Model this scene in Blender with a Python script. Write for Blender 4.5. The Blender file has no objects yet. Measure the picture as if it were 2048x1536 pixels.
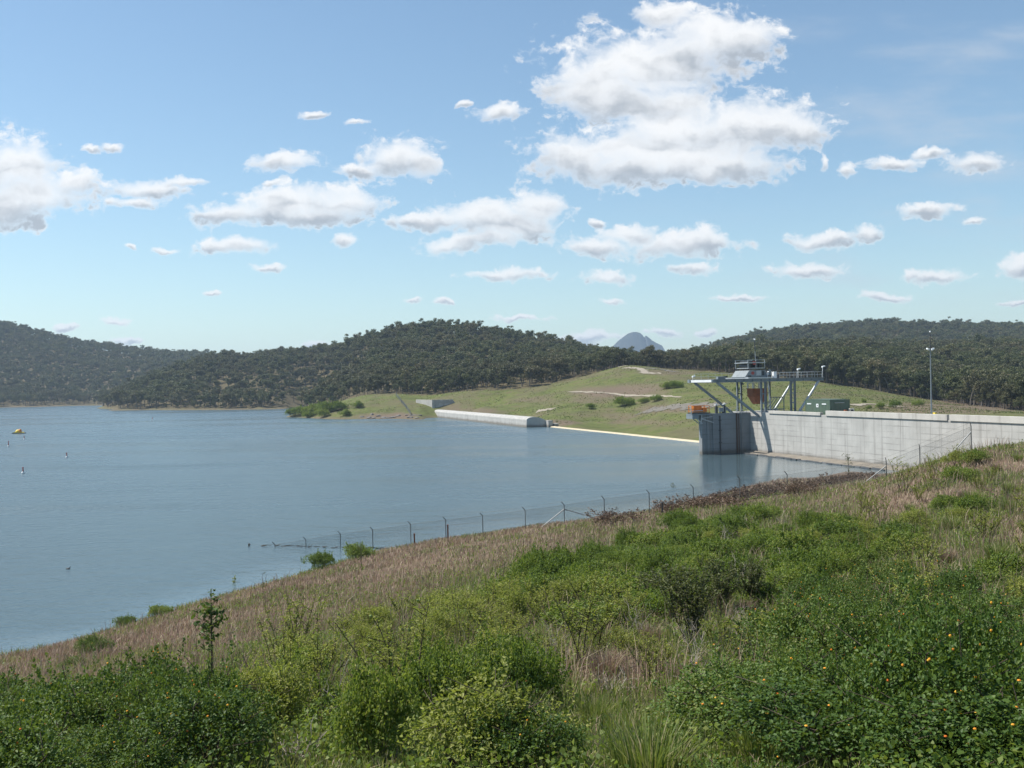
import bpy, math, random
import numpy as np
from math import radians, sin, cos, pi, sqrt, atan2
from mathutils import Vector, Matrix

random.seed(7)
rng = np.random.default_rng(11)
S = bpy.context.scene
C = S.collection

# ------------------------------------------------------------------ camera
F = 2150.0                      # focal length in pixels of a 2048 px wide frame
TH = radians(1.1)               # the camera was held slightly tilted
CT, ST = cos(TH), sin(TH)
EYE = 14.0                      # metres above the water
cam_d = bpy.data.cameras.new('camera')
cam = bpy.data.objects.new('camera', cam_d); C.objects.link(cam)
cam_d.sensor_width = 36.0; cam_d.lens = F / 2048.0 * 36.0
cam_d.clip_start = 0.2; cam_d.clip_end = 40000
Rv, Uv, Bv = Vector((CT, 0, -ST)), Vector((ST, 0, CT)), Vector((0, -1, 0))
M = Matrix.Identity(4)
for i in range(3):
    M[i][0], M[i][1], M[i][2] = Rv[i], Uv[i], Bv[i]
M[2][3] = EYE
cam.matrix_world = M
S.camera = cam

# ------------------------------------------------------------------ exposure and render settings
S.view_settings.view_transform = 'Standard'
S.view_settings.look = 'None'
EXPO = 0.75
S.view_settings.exposure = EXPO
S.view_settings.gamma = 1.0
S.view_settings.use_curve_mapping = False
S.render.engine = 'CYCLES'
cy = S.cycles
cy.max_bounces = 5; cy.diffuse_bounces = 2; cy.glossy_bounces = 2
cy.transmission_bounces = 3; cy.transparent_max_bounces = 8; cy.volume_bounces = 0
cy.use_denoising = True
cy.denoiser = 'OPENIMAGEDENOISE'
cy.denoising_input_passes = 'RGB_ALBEDO_NORMAL'
cy.denoising_prefilter = 'ACCURATE'
cy.caustics_reflective = False; cy.caustics_refractive = False

# ------------------------------------------------------------------ node helpers
class NT:
    def __init__(s, nt):
        s.nt = nt; s.n = nt.nodes; s.l = nt.links
    def new(s, t, **kw):
        n = s.n.new(t)
        for k, v in kw.items(): setattr(n, k, v)
        return n
    def put(s, sock, v):
        if isinstance(v, bpy.types.NodeSocket): s.l.new(v, sock)
        else: sock.default_value = v
    def m(s, op, a, b=None, c=None, clamp=False):
        n = s.new('ShaderNodeMath', operation=op, use_clamp=clamp)
        s.put(n.inputs[0], a)
        if b is not None: s.put(n.inputs[1], b)
        if c is not None: s.put(n.inputs[2], c)
        return n.outputs[0]
    def v(s, op, a, b=None, c=None):
        n = s.new('ShaderNodeVectorMath', operation=op)
        s.put(n.inputs[0], a)
        if b is not None: s.put(n.inputs[1], b)
        if c is not None: s.put(n.inputs[2], c)
        return n.outputs['Value'] if op in ('DOT_PRODUCT', 'LENGTH', 'DISTANCE') else n.outputs['Vector']
    def noise(s, vec, scale, detail=4, rough=0.55, dist=0.0, out='Fac'):
        n = s.new('ShaderNodeTexNoise')
        if vec is not None: s.put(n.inputs['Vector'], vec)
        n.inputs['Scale'].default_value = scale
        n.inputs['Detail'].default_value = detail
        n.inputs['Roughness'].default_value = rough
        n.inputs['Distortion'].default_value = dist
        return n.outputs[out]
    def ramp(s, fac, stops):
        n = s.new('ShaderNodeValToRGB')
        e = n.color_ramp.elements
        while len(e) < len(stops): e.new(0.5)
        for k, (p, c) in zip(e, stops):
            k.position = p
            k.color = (c, c, c, 1) if isinstance(c, (int, float)) else (*c, 1)
        s.put(n.inputs[0], fac)
        return n.outputs[0]
    def mix(s, f, a, b, blend='MIX'):
        n = s.new('ShaderNodeMix', data_type='RGBA', blend_type=blend)
        s.put(n.inputs[0], f)
        for i, x in ((6, a), (7, b)):
            s.put(n.inputs[i], (*x, 1) if isinstance(x, tuple) and len(x) == 3 else x)
        return n.outputs[2]
    def sstep(s, x, lo, hi):
        n = s.new('ShaderNodeMapRange', interpolation_type='SMOOTHSTEP')
        s.put(n.inputs[0], x)
        n.inputs[1].default_value = lo; n.inputs[2].default_value = hi
        return n.outputs[0]
    def mapping(s, vec, scale=(1, 1, 1), loc=(0, 0, 0), rot=(0, 0, 0)):
        n = s.new('ShaderNodeMapping')
        s.put(n.inputs[0], vec)
        n.inputs['Scale'].default_value = scale; n.inputs['Location'].default_value = loc
        n.inputs['Rotation'].default_value = rot
        return n.outputs[0]
    def xyz(s, vec):
        n = s.new('ShaderNodeSeparateXYZ'); s.put(n.inputs[0], vec); return n.outputs
    def comb(s, x, y, z):
        n = s.new('ShaderNodeCombineXYZ')
        for i, q in enumerate((x, y, z)): s.put(n.inputs[i], q)
        return n.outputs[0]

# ------------------------------------------------------------------ sky with cumulus, and the sun
SUN_EL, SUN_AZ = radians(55), atan2(-0.562, 0.115)     # azimuth from +Y towards +X
w = bpy.data.worlds.new('World'); S.world = w; w.use_nodes = True
w.cycles.sampling_method = 'MANUAL'; w.cycles.sample_map_resolution = 1024
T = NT(w.node_tree); T.n.clear()
sky = T.new('ShaderNodeTexSky', sky_type='NISHITA')
sky.sun_disc = False; sky.sun_elevation = SUN_EL; sky.sun_rotation = SUN_AZ
sky.altitude = 100; sky.air_density = 1.0; sky.dust_density = 0.3; sky.ozone_density = 0.5
SKY_STRENGTH = 0.084
# (centre x, centre y, half width, half height above centre, below centre) in 1/2150 radian units of the photograph
CLOUDS = [
 (1300,130,210,75,90),(1420,75,130,60,60),(1190,175,125,70,55),(1325,25,75,32,26),(1500,75,75,45,38),(1240,205,150,40,40),(1350,200,90,40,40),
 (1330,300,250,60,70),(1500,250,165,70,60),(1150,310,95,50,45),(1290,335,220,35,38),(1460,330,140,35,42),(1600,262,75,45,22),(1340,250,120,50,50),
 (30,330,110,75,60),(70,390,125,55,40),(0,420,110,40,45),(150,365,50,25,25),
 (290,375,95,28,16),(370,358,58,12,10),(270,402,60,10,14),
 (570,325,78,26,20),(795,310,82,45,40),(850,330,40,40,25),(720,335,55,12,14),
 (470,425,95,32,20),(580,405,120,35,38),(690,400,85,38,40),(620,430,110,20,18),
 (850,440,90,16,20),(960,430,110,40,40),(1080,410,70,36,40),(1020,450,120,30,35),(900,490,60,18,26),(985,478,85,20,20),
 (470,490,92,22,14),(692,474,27,16,16),(530,533,42,10,7),(540,368,22,7,6),(1200,490,82,24,22),(1255,465,65,22,20),(1370,490,125,32,28),(1385,537,48,14,14),
 (1010,547,98,16,12),(1210,555,54,20,14),(1220,605,32,8,6),(1620,537,82,22,14),(1880,552,66,18,12),(1480,600,72,8,6),(1770,594,60,10,8),
 (1640,474,80,18,16),(1735,460,38,20,14),(1860,417,66,17,14),(1950,328,62,24,20),(1790,330,72,16,14),(1860,310,45,14,12),(1000,231,54,20,20),(930,210,16,8,8),(625,226,28,10,10),(225,291,28,9,8),(180,296,20,9,8),(715,243,28,8,7),
 (2035,530,50,24,22),(1955,438,28,10,8),(880,609,26,7,6),(228,640,36,9,10),(132,663,32,8,8),(1330,661,44,9,7),(1180,676,90,10,14),(620,681,26,9,8),(822,606,16,5,4),
 (1415,665,28,8,7),(2030,600,34,7,5),(425,588,14,4,4),(255,494,14,6,6),(330,496,34,7,6),(250,680,34,7,8),(1410,350,40,20,20),(1650,325,8,18,18),(1690,345,20,16,14),(1200,440,20,12,8),(1040,640,60,6,6),(1820,545,14,12,10),
]
g = bpy.data.node_groups.new('cumulus_cover', 'ShaderNodeTree')
g.interface.new_socket('Vector', in_out='INPUT', socket_type='NodeSocketVector')
g.interface.new_socket('Cover', in_out='OUTPUT', socket_type='NodeSocketFloat')
g.interface.new_socket('Within', in_out='OUTPUT', socket_type='NodeSocketFloat')
G = NT(g)
gi = G.new('NodeGroupInput'); go = G.new('NodeGroupOutput')
cov = wsum = vsum = None
for (cx, cy_, rx, ru, rd) in CLOUDS:
    a, b = (cx - 1024) / F, (768 - cy_) / F
    px, pz = a * CT + b * ST, -a * ST + b * CT
    q = G.v('MULTIPLY', G.v('SUBTRACT', gi.outputs[0], (px, pz, 0)), (F / (rx * 1.12), F / (0.5 * (ru + rd) * 1.15), 0))
    l = G.m('SUBTRACT', 1.0, G.v('DOT_PRODUCT', q, q))
    cov = l if cov is None else G.m('SMOOTH_MAX', cov, l, 0.5)
    wt = G.m('MAXIMUM', l, 0.0)
    wsum = wt if wsum is None else G.m('ADD', wsum, wt)
    wv = G.v('SCALE', q, None); G.put(wv.node.inputs['Scale'], wt)
    vsum = wv if vsum is None else G.v('ADD', vsum, wv)
G.l.new(cov, go.inputs[0])
# how high within its own puff: -1 at the base, 1 at the top
G.l.new(G.m('DIVIDE', G.xyz(vsum)[1], G.m('MAXIMUM', wsum, 0.001)), go.inputs[1])
tc = T.new('ShaderNodeTexCoord')
dx, dy, dz = T.xyz(tc.outputs['Generated'])
ysafe = T.m('MAXIMUM', dy, 0.05)
P = T.comb(T.m('DIVIDE', dx, ysafe), T.m('DIVIDE', dz, ysafe), 0.0)
W1 = T.noise(P, 16, 6, 0.62, out='Color')
Pw = T.v('ADD', P, T.v('MULTIPLY', T.v('SUBTRACT', W1, (0.5, 0.5, 0.5)), (0.034, 0.030, 0.0)))
gn = T.new('ShaderNodeGroup'); gn.node_tree = g
T.l.new(Pw, gn.inputs[0])
v2 = T.v('MULTIPLY', Pw, (1.0, 1.4, 1.0))
n1 = T.m('SUBTRACT', T.noise(v2, 30, 6, 0.55), 0.5); n2 = T.m('SUBTRACT', T.noise(v2, 95, 6, 0.6), 0.5)
fld = T.m('MAXIMUM', gn.outputs[0], -2.0)
edge = T.m('SUBTRACT', 1.0, T.sstep(fld, 0.15, 0.95))
fld = T.m('MINIMUM', fld, 1.2)
d0 = T.m('ADD', fld, T.m('ADD', T.m('MULTIPLY', n1, T.m('ADD', 1.1, T.m('MULTIPLY', edge, 2.6))), T.m('MULTIPLY', n2, T.m('ADD', 0.1, T.m('MULTIPLY', edge, 2.7)))))
alpha = T.sstep(d0, -0.05, 1.05)
front = T.sstep(dy, 0.06, 0.2)
alpha = T.m('MULTIPLY', T.m('MULTIPLY', alpha, front), 0.96)
lit = 2.0 ** -EXPO
low = T.m('SUBTRACT', T.m('MULTIPLY', n1, 1.35), gn.outputs[1])
shade = T.m('MULTIPLY', T.sstep(low, -0.25, 0.60), T.sstep(d0, 0.25, 1.0))
ccol = T.mix(shade, (1.04*lit, 1.04*lit, 1.04*lit), (0.46*lit, 0.50*lit, 0.555*lit))
# thin high veil, strongest towards the right
veil_n = T.noise(T.mapping(P, (2.0, 7.0, 1.0), rot=(0, 0, -0.25)), 3.0, 5, 0.55)
veil = T.m('MULTIPLY', T.sstep(veil_n, 0.45, 0.85), T.m('MULTIPLY', T.sstep(T.xyz(P)[0], 0.05, 0.5), 0.75))
skyc = T.v('MULTIPLY', sky.outputs[0], (SKY_STRENGTH*0.90, SKY_STRENGTH*1.005, SKY_STRENGTH*1.01))
skyc = T.mix(T.m('MULTIPLY', veil, front), skyc, (0.62*lit, 0.68*lit, 0.76*lit))
final = T.mix(alpha, skyc, ccol)
bg = T.new('ShaderNodeBackground'); bg.inputs[1].default_value = 1.0
T.l.new(final, bg.inputs[0])
wo = T.new('ShaderNodeOutputWorld'); T.l.new(bg.outputs[0], wo.inputs[0])

sd = bpy.data.lights.new('sun', 'SUN'); sd.energy = 4.2; sd.angle = radians(0.53); sd.color = (1.0, 0.95, 0.87)
sun = bpy.data.objects.new('sun', sd); C.objects.link(sun)
s_dir = Vector((sin(SUN_AZ) * cos(SUN_EL), cos(SUN_AZ) * cos(SUN_EL), sin(SUN_EL)))
sun.rotation_euler = s_dir.to_track_quat('Z', 'Y').to_euler()
sun.location = (0, 0, 60)

# ------------------------------------------------------------------ survey: photograph measurements to metres
def at(px, py, D):
    a, b = (px - 1024) / F, (768 - py) / F
    return Vector(((a * CT + b * ST) * D, D, EYE + (-a * ST + b * CT) * D))
def hor(px): return 768 - ST / CT * (px - 1024)
def water_at(px, py):
    a, b = (px - 1024) / F, (768 - py) / F
    D = -EYE / (-a * ST + b * CT)
    return at(px, py, D)
def to_px(X, Y, Z):
    zr = np.asarray(Z) - EYE
    return 1024 + F * (X * CT - zr * ST) / Y, 768 - F * (X * ST + zr * CT) / Y

# ------------------------------------------------------------------ custom properties, object builders
def tag(o, label=None, cat=None, group=None, kind=None):
    if label: o['label'] = label
    if cat: o['category'] = cat
    if group: o['group'] = group
    if kind: o['kind'] = kind
    return o
def thing(name, label, cat, loc=(0, 0, 0), rz=0.0, group=None):
    o = bpy.data.objects.new(name, None); C.objects.link(o)
    o.empty_display_size = 0.3; o.location = loc; o.rotation_euler = (0, 0, rz)
    return tag(o, label, cat, group)
KIDS = {}                       # thing -> its parts, for those that get copied
def copy_tree(o):
    c = o.copy(); C.objects.link(c)
    for ch in KIDS.get(o.name, ()):
        d = ch.copy(); C.objects.link(d); d.parent = c
    return c
def mesh_np(name, verts, faces, mat=None, parent=None, attrs=None, smooth=False, link=True):
    """verts (n,3); faces: list of (k,m) integer arrays"""
    me = bpy.data.meshes.new(name)
    verts = np.asarray(verts, np.float32)
    me.vertices.add(len(verts)); me.vertices.foreach_set('co', verts.ravel())
    faces = [np.asarray(f, np.int32) for f in faces if len(f)]
    nl = sum(f.size for f in faces); npol = sum(len(f) for f in faces)
    me.loops.add(nl); me.polygons.add(npol)
    me.loops.foreach_set('vertex_index', np.concatenate([f.ravel() for f in faces]))
    starts, k = [], 0
    for f in faces:
        starts.append(k + np.arange(len(f)) * f.shape[1]); k += f.size
    me.polygons.foreach_set('loop_start', np.concatenate(starts).astype(np.int32))
    if smooth: me.polygons.foreach_set('use_smooth', np.ones(npol, bool))
    for an, av in (attrs or {}).items():
        at_ = me.attributes.new(an, 'FLOAT', 'POINT'); at_.data.foreach_set('value', np.asarray(av, np.float32))
    me.update(calc_edges=True); me.validate()
    if mat: me.materials.append(mat)
    if not link: return me
    o = bpy.data.objects.new(name, me); C.objects.link(o)
    if parent is not None: o.parent = parent
    return o
class MB:
    """collects boxes, bars, tubes into ONE mesh"""
    def __init__(s): s.v = []; s.f = []
    def add(s, vs, fs):
        k = len(s.v); s.v += [tuple(x) for x in vs]; s.f += [tuple(i + k for i in f) for f in fs]; return s
    def box(s, x0, x1, y0, y1, z0, z1):
        return s.add([(x0,y0,z0),(x1,y0,z0),(x1,y1,z0),(x0,y1,z0),(x0,y0,z1),(x1,y0,z1),(x1,y1,z1),(x0,y1,z1)],
                     [(3,2,1,0),(4,5,6,7),(0,1,5,4),(1,2,6,5),(2,3,7,6),(3,0,4,7)])
    def prism(s, prof, y0, y1):
        """(x,z) profile swept along y"""
        n = len(prof)
        vs = [(x, y0, z) for x, z in prof] + [(x, y1, z) for x, z in prof]
        fs = [(i, (i+1) % n, n + (i+1) % n, n + i) for i in range(n)] + [tuple(range(n-1, -1, -1)), tuple(range(n, 2*n))]
        return s.add(vs, fs)
    def bar(s, p0, p1, w, h, up=(0, 0, 1)):
        p0, p1 = Vector(p0), Vector(p1); d = (p1 - p0).normalized()
        u = Vector(up)
        if abs(d.dot(u)) > 0.95: u = Vector((0, 1, 0))
        sx = d.cross(u).normalized() * w / 2; sz = sx.cross(d).normalized() * h / 2
        vs = [p + a*sx + b*sz for p in (p0, p1) for a, b in ((-1,-1),(1,-1),(1,1),(-1,1))]
        return s.add(vs, [(3,2,1,0),(4,5,6,7),(0,1,5,4),(1,2,6,5),(2,3,7,6),(3,0,4,7)])
    def ibeam(s, p0, p1, w, h, t=0.04, up=(0, 0, 1)):
        p0, p1 = Vector(p0), Vector(p1); d = (p1 - p0).normalized(); u = Vector(up)
        if abs(d.dot(u)) > 0.95: u = Vector((0, 1, 0))
        sx = d.cross(u).normalized(); sz = sx.cross(d).normalized()
        s.bar(p0 + sz*(h/2 - t/2), p1 + sz*(h/2 - t/2), w, t, up)
        s.bar(p0 - sz*(h/2 - t/2), p1 - sz*(h/2 - t/2), w, t, up)
        return s.bar(p0, p1, t, h - 2*t, up)
    def tube(s, p0, p1, r0, r1=None, n=8, caps=True):
        r1 = r0 if r1 is None else r1
        p0, p1 = Vector(p0), Vector(p1); d = (p1 - p0).normalized()
        u = Vector((0, 0, 1)) if abs(d.z) < 0.9 else Vector((0, 1, 0))
        a = d.cross(u).normalized(); b = d.cross(a)
        vs = [p + r*(cos(2*pi*i/n)*a + sin(2*pi*i/n)*b) for p, r in ((p0, r0), (p1, r1)) for i in range(n)]
        fs = [(i, (i+1) % n, n + (i+1) % n, n + i) for i in range(n)]
        if caps: fs += [tuple(range(n-1, -1, -1)), tuple(range(n, 2*n))]
        return s.add(vs, fs)
    def poly(s, pts, radii, n=6):
        for i in range(len(pts) - 1): s.tube(pts[i], pts[i+1], radii[i], radii[i+1], n, caps=True)
        return s
    def lathe(s, prof, c=(0, 0, 0), n=14):
        k = len(prof); vs = []
        for r, z in prof:
            for i in range(n): vs.append((c[0] + r*cos(2*pi*i/n), c[1] + r*sin(2*pi*i/n), c[2] + z))
        fs = [(j*n + i, j*n + (i+1) % n, (j+1)*n + (i+1) % n, (j+1)*n + i) for j in range(k-1) for i in range(n)]
        fs += [tuple(range(n-1, -1, -1)), tuple((k-1)*n + i for i in range(n))]
        return s.add(vs, fs)
    def ball(s, c, r, n=10, sz=1.0):
        k = max(5, n // 2)
        prof = [(max(1e-3, r*sin(pi*j/k)), -r*sz*cos(pi*j/k)) for j in range(k+1)]
        return s.lathe(prof, c, n)
    def build(s, name, mat, parent=None, smooth=False, bevel=0.0):
        me = bpy.data.meshes.new(name); me.from_pydata(s.v, [], s.f); me.update()
        if mat: me.materials.append(mat)
        if smooth:
            me.polygons.foreach_set('use_smooth', np.ones(len(me.polygons), bool))
            me.set_sharp_from_angle(angle=radians(40))
        o = bpy.data.objects.new(name, me); C.objects.link(o)
        if parent is not None: o.parent = parent
        if bevel:
            b = o.modifiers.new('bevel', 'BEVEL'); b.width = bevel; b.segments = 2; b.limit_method = 'ANGLE'
        return o

# ------------------------------------------------------------------ materials
def new_mat(name):
    m = bpy.data.materials.new(name); m.use_nodes = True
    t = NT(m.node_tree); t.n.clear()
    o = t.new('ShaderNodeOutputMaterial'); b = t.new('ShaderNodeBsdfPrincipled')
    t.l.new(b.outputs[0], o.inputs[0])
    return m, t, b, o
def worn(name, col, rough=0.6, metal=0.0, var=0.25, scale=2.0, dirt=(0.12, 0.09, 0.06), dirt_amt=0.25, spec=0.4):
    """painted or bare surface with blotches and dirt"""
    m, t, b, o = new_mat(name)
    tc = t.new('ShaderNodeTexCoord')
    n1 = t.noise(tc.outputs['Object'], scale, 5, 0.6)
    n2 = t.noise(t.mapping(tc.outputs['Object'], (1, 1, 0.25)), scale*2.3, 4, 0.6)
    c = t.mix(t.m('MULTIPLY', t.sstep(n1, 0.3, 0.7), var), col, tuple(x*0.55 for x in col))
    c = t.mix(t.m('MULTIPLY', t.sstep(n2, 0.5, 0.75), dirt_amt), c, dirt)
    t.l.new(c, b.inputs['Base Color'])
    b.inputs['Roughness'].default_value = rough; b.inputs['Metallic'].default_value = metal
    b.inputs['Specular IOR Level'].default_value = spec
    return m
def concrete(name, col, joints=True, grime=0.5):
    m, t, b, o = new_mat(name)
    tc = t.new('ShaderNodeTexCoord'); P = tc.outputs['Object']
    x, y, z = t.xyz(P)
    n1 = t.noise(P, 0.35, 5, 0.6); n2 = t.noise(P, 6.0, 4, 0.6)
    st = t.noise(t.mapping(P, (1, 1, 0.06)), 1.1, 5, 0.65)
    c = t.mix(t.sstep(n1, 0.3, 0.7), tuple(q*0.86 for q in col), tuple(min(1, q*1.06) for q in col))
    c = t.mix(t.m('MULTIPLY', n2, 0.25), c, tuple(q*0.7 for q in col))
    c = t.mix(t.m('MULTIPLY', t.sstep(st, 0.52, 0.75), grime), c, (0.13, 0.12, 0.105))
    if joints:
        yj = t.m('ADD', y, t.m('MULTIPLY', t.m('SUBTRACT', t.noise(P, 0.4, 3), 0.5), 0.25))
        fy = t.m('FRACT', t.m('DIVIDE', yj, 4.6))
        j1 = t.m('LESS_THAN', fy, 0.03)
        fy2 = t.m('FRACT', t.m('DIVIDE', t.m('ADD', yj, 1.3), 1.53))
        j1b = t.m('MULTIPLY', t.m('LESS_THAN', fy2, 0.07), 0.2)
        zj = t.m('ADD', z, t.m('MULTIPLY', t.m('SUBTRACT', t.noise(P, 1.3, 3), 0.5), 0.16))
        fz = t.m('FRACT', t.m('DIVIDE', zj, 0.92))
        br = t.noise(t.mapping(P, (0.12, 0.12, 1.1)), 1.0, 5, 0.65)
        j2 = t.m('MULTIPLY', t.m('LESS_THAN', fz, 0.17), t.m('MULTIPLY', t.sstep(br, 0.4, 0.62), 0.8))
        jj = t.m('MAXIMUM', t.m('MAXIMUM', t.m('MULTIPLY', j1, 0.75), j1b), j2)
        c = t.mix(t.m('MULTIPLY', jj, 0.55), c, (0.14, 0.135, 0.125))
        # tide mark near the water
        wet = t.m('SUBTRACT', 1.0, t.sstep(t.m('ADD', z, t.m('MULTIPLY', n1, 0.8)), 0.75, 1.45))
        c = t.mix(t.m('MULTIPLY', wet, 0.7), c, (0.12, 0.10, 0.075))
    t.l.new(c, b.inputs['Base Color'])
    b.inputs['Roughness'].default_value = 0.85; b.inputs['Specular IOR Level'].default_value = 0.25
    bp = t.new('ShaderNodeBump'); bp.inputs['Strength'].default_value = 0.4; bp.inputs['Distance'].default_value = 0.03
    t.l.new(n2, bp.inputs['Height']); t.l.new(bp.outputs[0], b.inputs['Normal'])
    return m
def leafy(name, stops, rough=0.55, trans=0.3, obj_var=0.25, spec=0.3, big=0.0, big_col=None, tint=(0.22, 0.28, 0.035)):
    """leaves: each leaf its own tone (stops over a random value), each plant its own tone"""
    m, t, b, o = new_mat(name)
    geo = t.new('ShaderNodeNewGeometry'); oi = t.new('ShaderNodeObjectInfo')
    f = t.m('ADD', t.m('MULTIPLY', geo.outputs['Random Per Island'], 1.0 - obj_var), t.m('MULTIPLY', oi.outputs['Random'], obj_var))
    c = t.ramp(f, stops)
    if big:
        nn = t.noise(geo.outputs['Position'], big, 3)
        c = t.mix(t.m('MULTIPLY', t.sstep(nn, 0.42, 0.66), 0.55), c, big_col)
    t.l.new(c, b.inputs['Base Color']); b.inputs['Roughness'].default_value = rough
    b.inputs['Specular IOR Level'].default_value = spec
    tr = t.new('ShaderNodeBsdfTranslucent')
    t.l.new(t.mix(0.5, t.v('MULTIPLY', c, (1.6, 1.6, 1.0) if tint[1] > tint[0] else (1.2, 1.1, 1.0)), tint, 'MIX'), tr.inputs[0])
    mx = t.new('ShaderNodeMixShader'); mx.inputs[0].default_value = trans
    t.l.new(b.outputs[0], mx.inputs[1]); t.l.new(tr.outputs[0], mx.inputs[2]); t.l.new(mx.outputs[0], o.inputs[0])
    return m

MT = {}
MT['concrete'] = concrete('dam_concrete', (0.44, 0.43, 0.405), grime=0.42)
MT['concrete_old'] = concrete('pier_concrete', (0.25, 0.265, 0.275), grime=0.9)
MT['concrete_pale'] = concrete('pale_concrete', (0.50, 0.48, 0.44), joints=False, grime=0.25)
MT['concrete_cap'] = concrete('cap_concrete', (0.50, 0.48, 0.44), joints=False, grime=0.35)
MT['concrete_weir'] = concrete('weir_concrete', (0.44, 0.43, 0.405), joints=True, grime=0.35)
MT['steel'] = worn('grey_painted_steel', (0.20, 0.235, 0.26), 0.5, 0.0, 0.3, 1.5)
MT['steel_pale'] = worn('pale_galvanised_steel', (0.43, 0.46, 0.48), 0.45, 0.3, 0.2, 3.0)
MT['steel_dark'] = worn('dark_steel', (0.06, 0.065, 0.07), 0.5, 0.2)
MT['white'] = worn('white_paint', (0.72, 0.74, 0.74), 0.5, 0, 0.15)
MT['rust'] = worn('rusty_plate', (0.30, 0.105, 0.045), 0.85, 0, 0.6, 2.2, (0.05, 0.025, 0.02), 0.6)
MT['orange'] = worn('orange_paint', (0.62, 0.20, 0.025), 0.55, 0, 0.35, 3.0, (0.25, 0.09, 0.05), 0.4)
MT['yellow'] = worn('yellow_paint', (0.75, 0.55, 0.06), 0.5, 0, 0.2)
MT['red'] = worn('red_paint', (0.38, 0.07, 0.055), 0.6, 0, 0.3)
MT['green'] = worn('green_cabin_paint', (0.09, 0.135, 0.098), 0.5, 0, 0.3, 0.9)
MT['glass'] = worn('dark_window_glass', (0.03, 0.035, 0.04), 0.12, 0, 0.1)
MT['lampglass'] = worn('lamp_glass', (0.85, 0.87, 0.88), 0.2, 0, 0.05, dirt_amt=0.05)
MT['post'] = worn('weathered_fence_steel', (0.13, 0.13, 0.125), 0.7, 0.2, 0.4)
MT['postpale'] = worn('pale_galvanised_pipe', (0.27, 0.28, 0.285), 0.55, 0.3, 0.3)
MT['bark'] = worn('gum_bark', (0.155, 0.135, 0.115), 0.9, 0, 0.6, 1.2)
MT['stem'] = worn('dark_woody_stem', (0.085, 0.065, 0.045), 0.9, 0, 0.5, 8)
MT['drywood'] = worn('bleached_dead_wood', (0.40, 0.35, 0.29), 0.9, 0, 0.5, 9)
MT['rock'] = worn('shore_rock', (0.22, 0.20, 0.18), 0.9, 0, 0.6, 1.5)
# ------------------------------------------------------------------ dam axis frame: x inland, y along the wall away from the camera
P0 = water_at(1500, 905)
DAM_RZ = atan2(0.284, 0.959)
cx_, sx_ = cos(DAM_RZ), sin(DAM_RZ)
def dam(x, y, z=0.0): return Vector((P0.x + x*cx_ - y*sx_, P0.y + x*sx_ + y*cx_, z))
def to_dam(X, Y):
    dx, dy = X - P0.x, Y - P0.y
    return dx*cx_ + dy*sx_, -dx*sx_ + dy*cx_

# ------------------------------------------------------------------ terrain from surveyed points
pts = []
def k(px, py, D): pts.append(tuple(at(px, py, D)))
def kz(px, D, z):
    p = at(px, 768, D); pts.append((p.x, p.y, z))
def shore(px, py, back=1.0):
    """waterline seen from the bank: deeper water beyond it"""
    p = water_at(px, py); pts.append((p.x, p.y, 0.0))
    D = p.y
    kz(px, D*1.12 + 2, -1.6); kz(px, D*1.4 + 6, -5)
def fshore(px, py):
    """far waterline: deeper water in front of it"""
    p = water_at(px, py); pts.append((p.x, p.y, 0.0))
    kz(px, p.y*0.985, -0.8); kz(px, p.y*0.94, -2.5); kz(px, p.y*0.75, -5)
# near bank
for X in (-30, -12, 0, 12, 30): pts.append((X, -9, 13.0 + 0.02*X)); pts.append((X*0.6, 0, 12.35 + 0.02*X))
for px, L in {
    -700: [(1536, 17), (1420, 30)], -300: [(1536, 15), (1420, 27)],
    0: [(1536, 13), (1400, 27)], 400: [(1536, 11), (1340, 27), (1250, 52)],
    760: [(1536, 10), (1300, 28), (1180, 57)], 1200: [(1536, 9), (1310, 22), (1160, 45)],
    1450: [(1536, 8.6), (1300, 21), (1120, 48), (1040, 74)],
    1700: [(1536, 8.2), (1300, 19), (1100, 45), (1000, 68)],
    2048: [(1536, 7.8), (1300, 17.5), (1100, 34), (960, 55)],
    2500: [(1536, 7.5), (1200, 22), (1000, 40), (880, 62)], 3200: [(1400, 11), (1000, 30), (860, 55)]}.items():
    for py, D in L: k(px, py, D)
for px, py in ((-700, 1395), (-300, 1352), (0, 1312), (200, 1266), (400, 1203), (620, 1142)): shore(px, py)
shore(760, 1100); shore(1000, 1064); shore(1200, 1043); shore(1390, 1003)
FENCE = [(550,1083,1092,95),(612,1073,1100,94),(681,1061,1100,93.5),(746,1053,1101,93),(822,1042,1093,92),(892,1033,1080,91.5),(966,1025,1072,91),
         (1051,1014,1058,90),(1129,1003,1050,89),(1209,991,1040,88.5),(1299,979,1030,88),(1387,968,1012,87),(1480,950,1000,86),(1575,942,990,84),
         (1773,915,962,81),(1840,888,938,78),(1943,845,906,74)]
for px, pt, pb, D in FENCE[4:]: k(px, pb, D)
k(1560, 962, 120); shore(1560, 968); shore(1700, 943); p_ = water_at(1820, 931); pts.append((p_.x, p_.y, 0.2))
k(2048, 890, 72); kz(2048, 100, 6.0); kz(2048, 128, 3.5); kz(1900, 130, 2.5); kz(2300, 110, 6)
kz(1900, 98, 4.8); kz(1750, 120, 2.4)
# bed of the reservoir
for px in (-900, -500, -100, 200, 500, 800, 1050): 
    for D in (150, 230, 320): kz(px, D, -5)
for px in (-900, -500, -100, 200): kz(px, 480, -6); kz(px, 640, -6)
for q in ((-4, -30), (-4, 5), (-4, 40), (-4, 90), (-4, 140)): 
    v = dam(*q); pts.append((v.x, v.y, -5 if q[1] > -20 else -2))
for q in ((-5, 180), (-5, 225), (-4, 262), (-30, 240), (-30, 180)):
    v = dam(*q); pts.append((v.x, v.y, -3))
v = dam(-3, -45); pts.append((v.x, v.y, -0.6))
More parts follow.
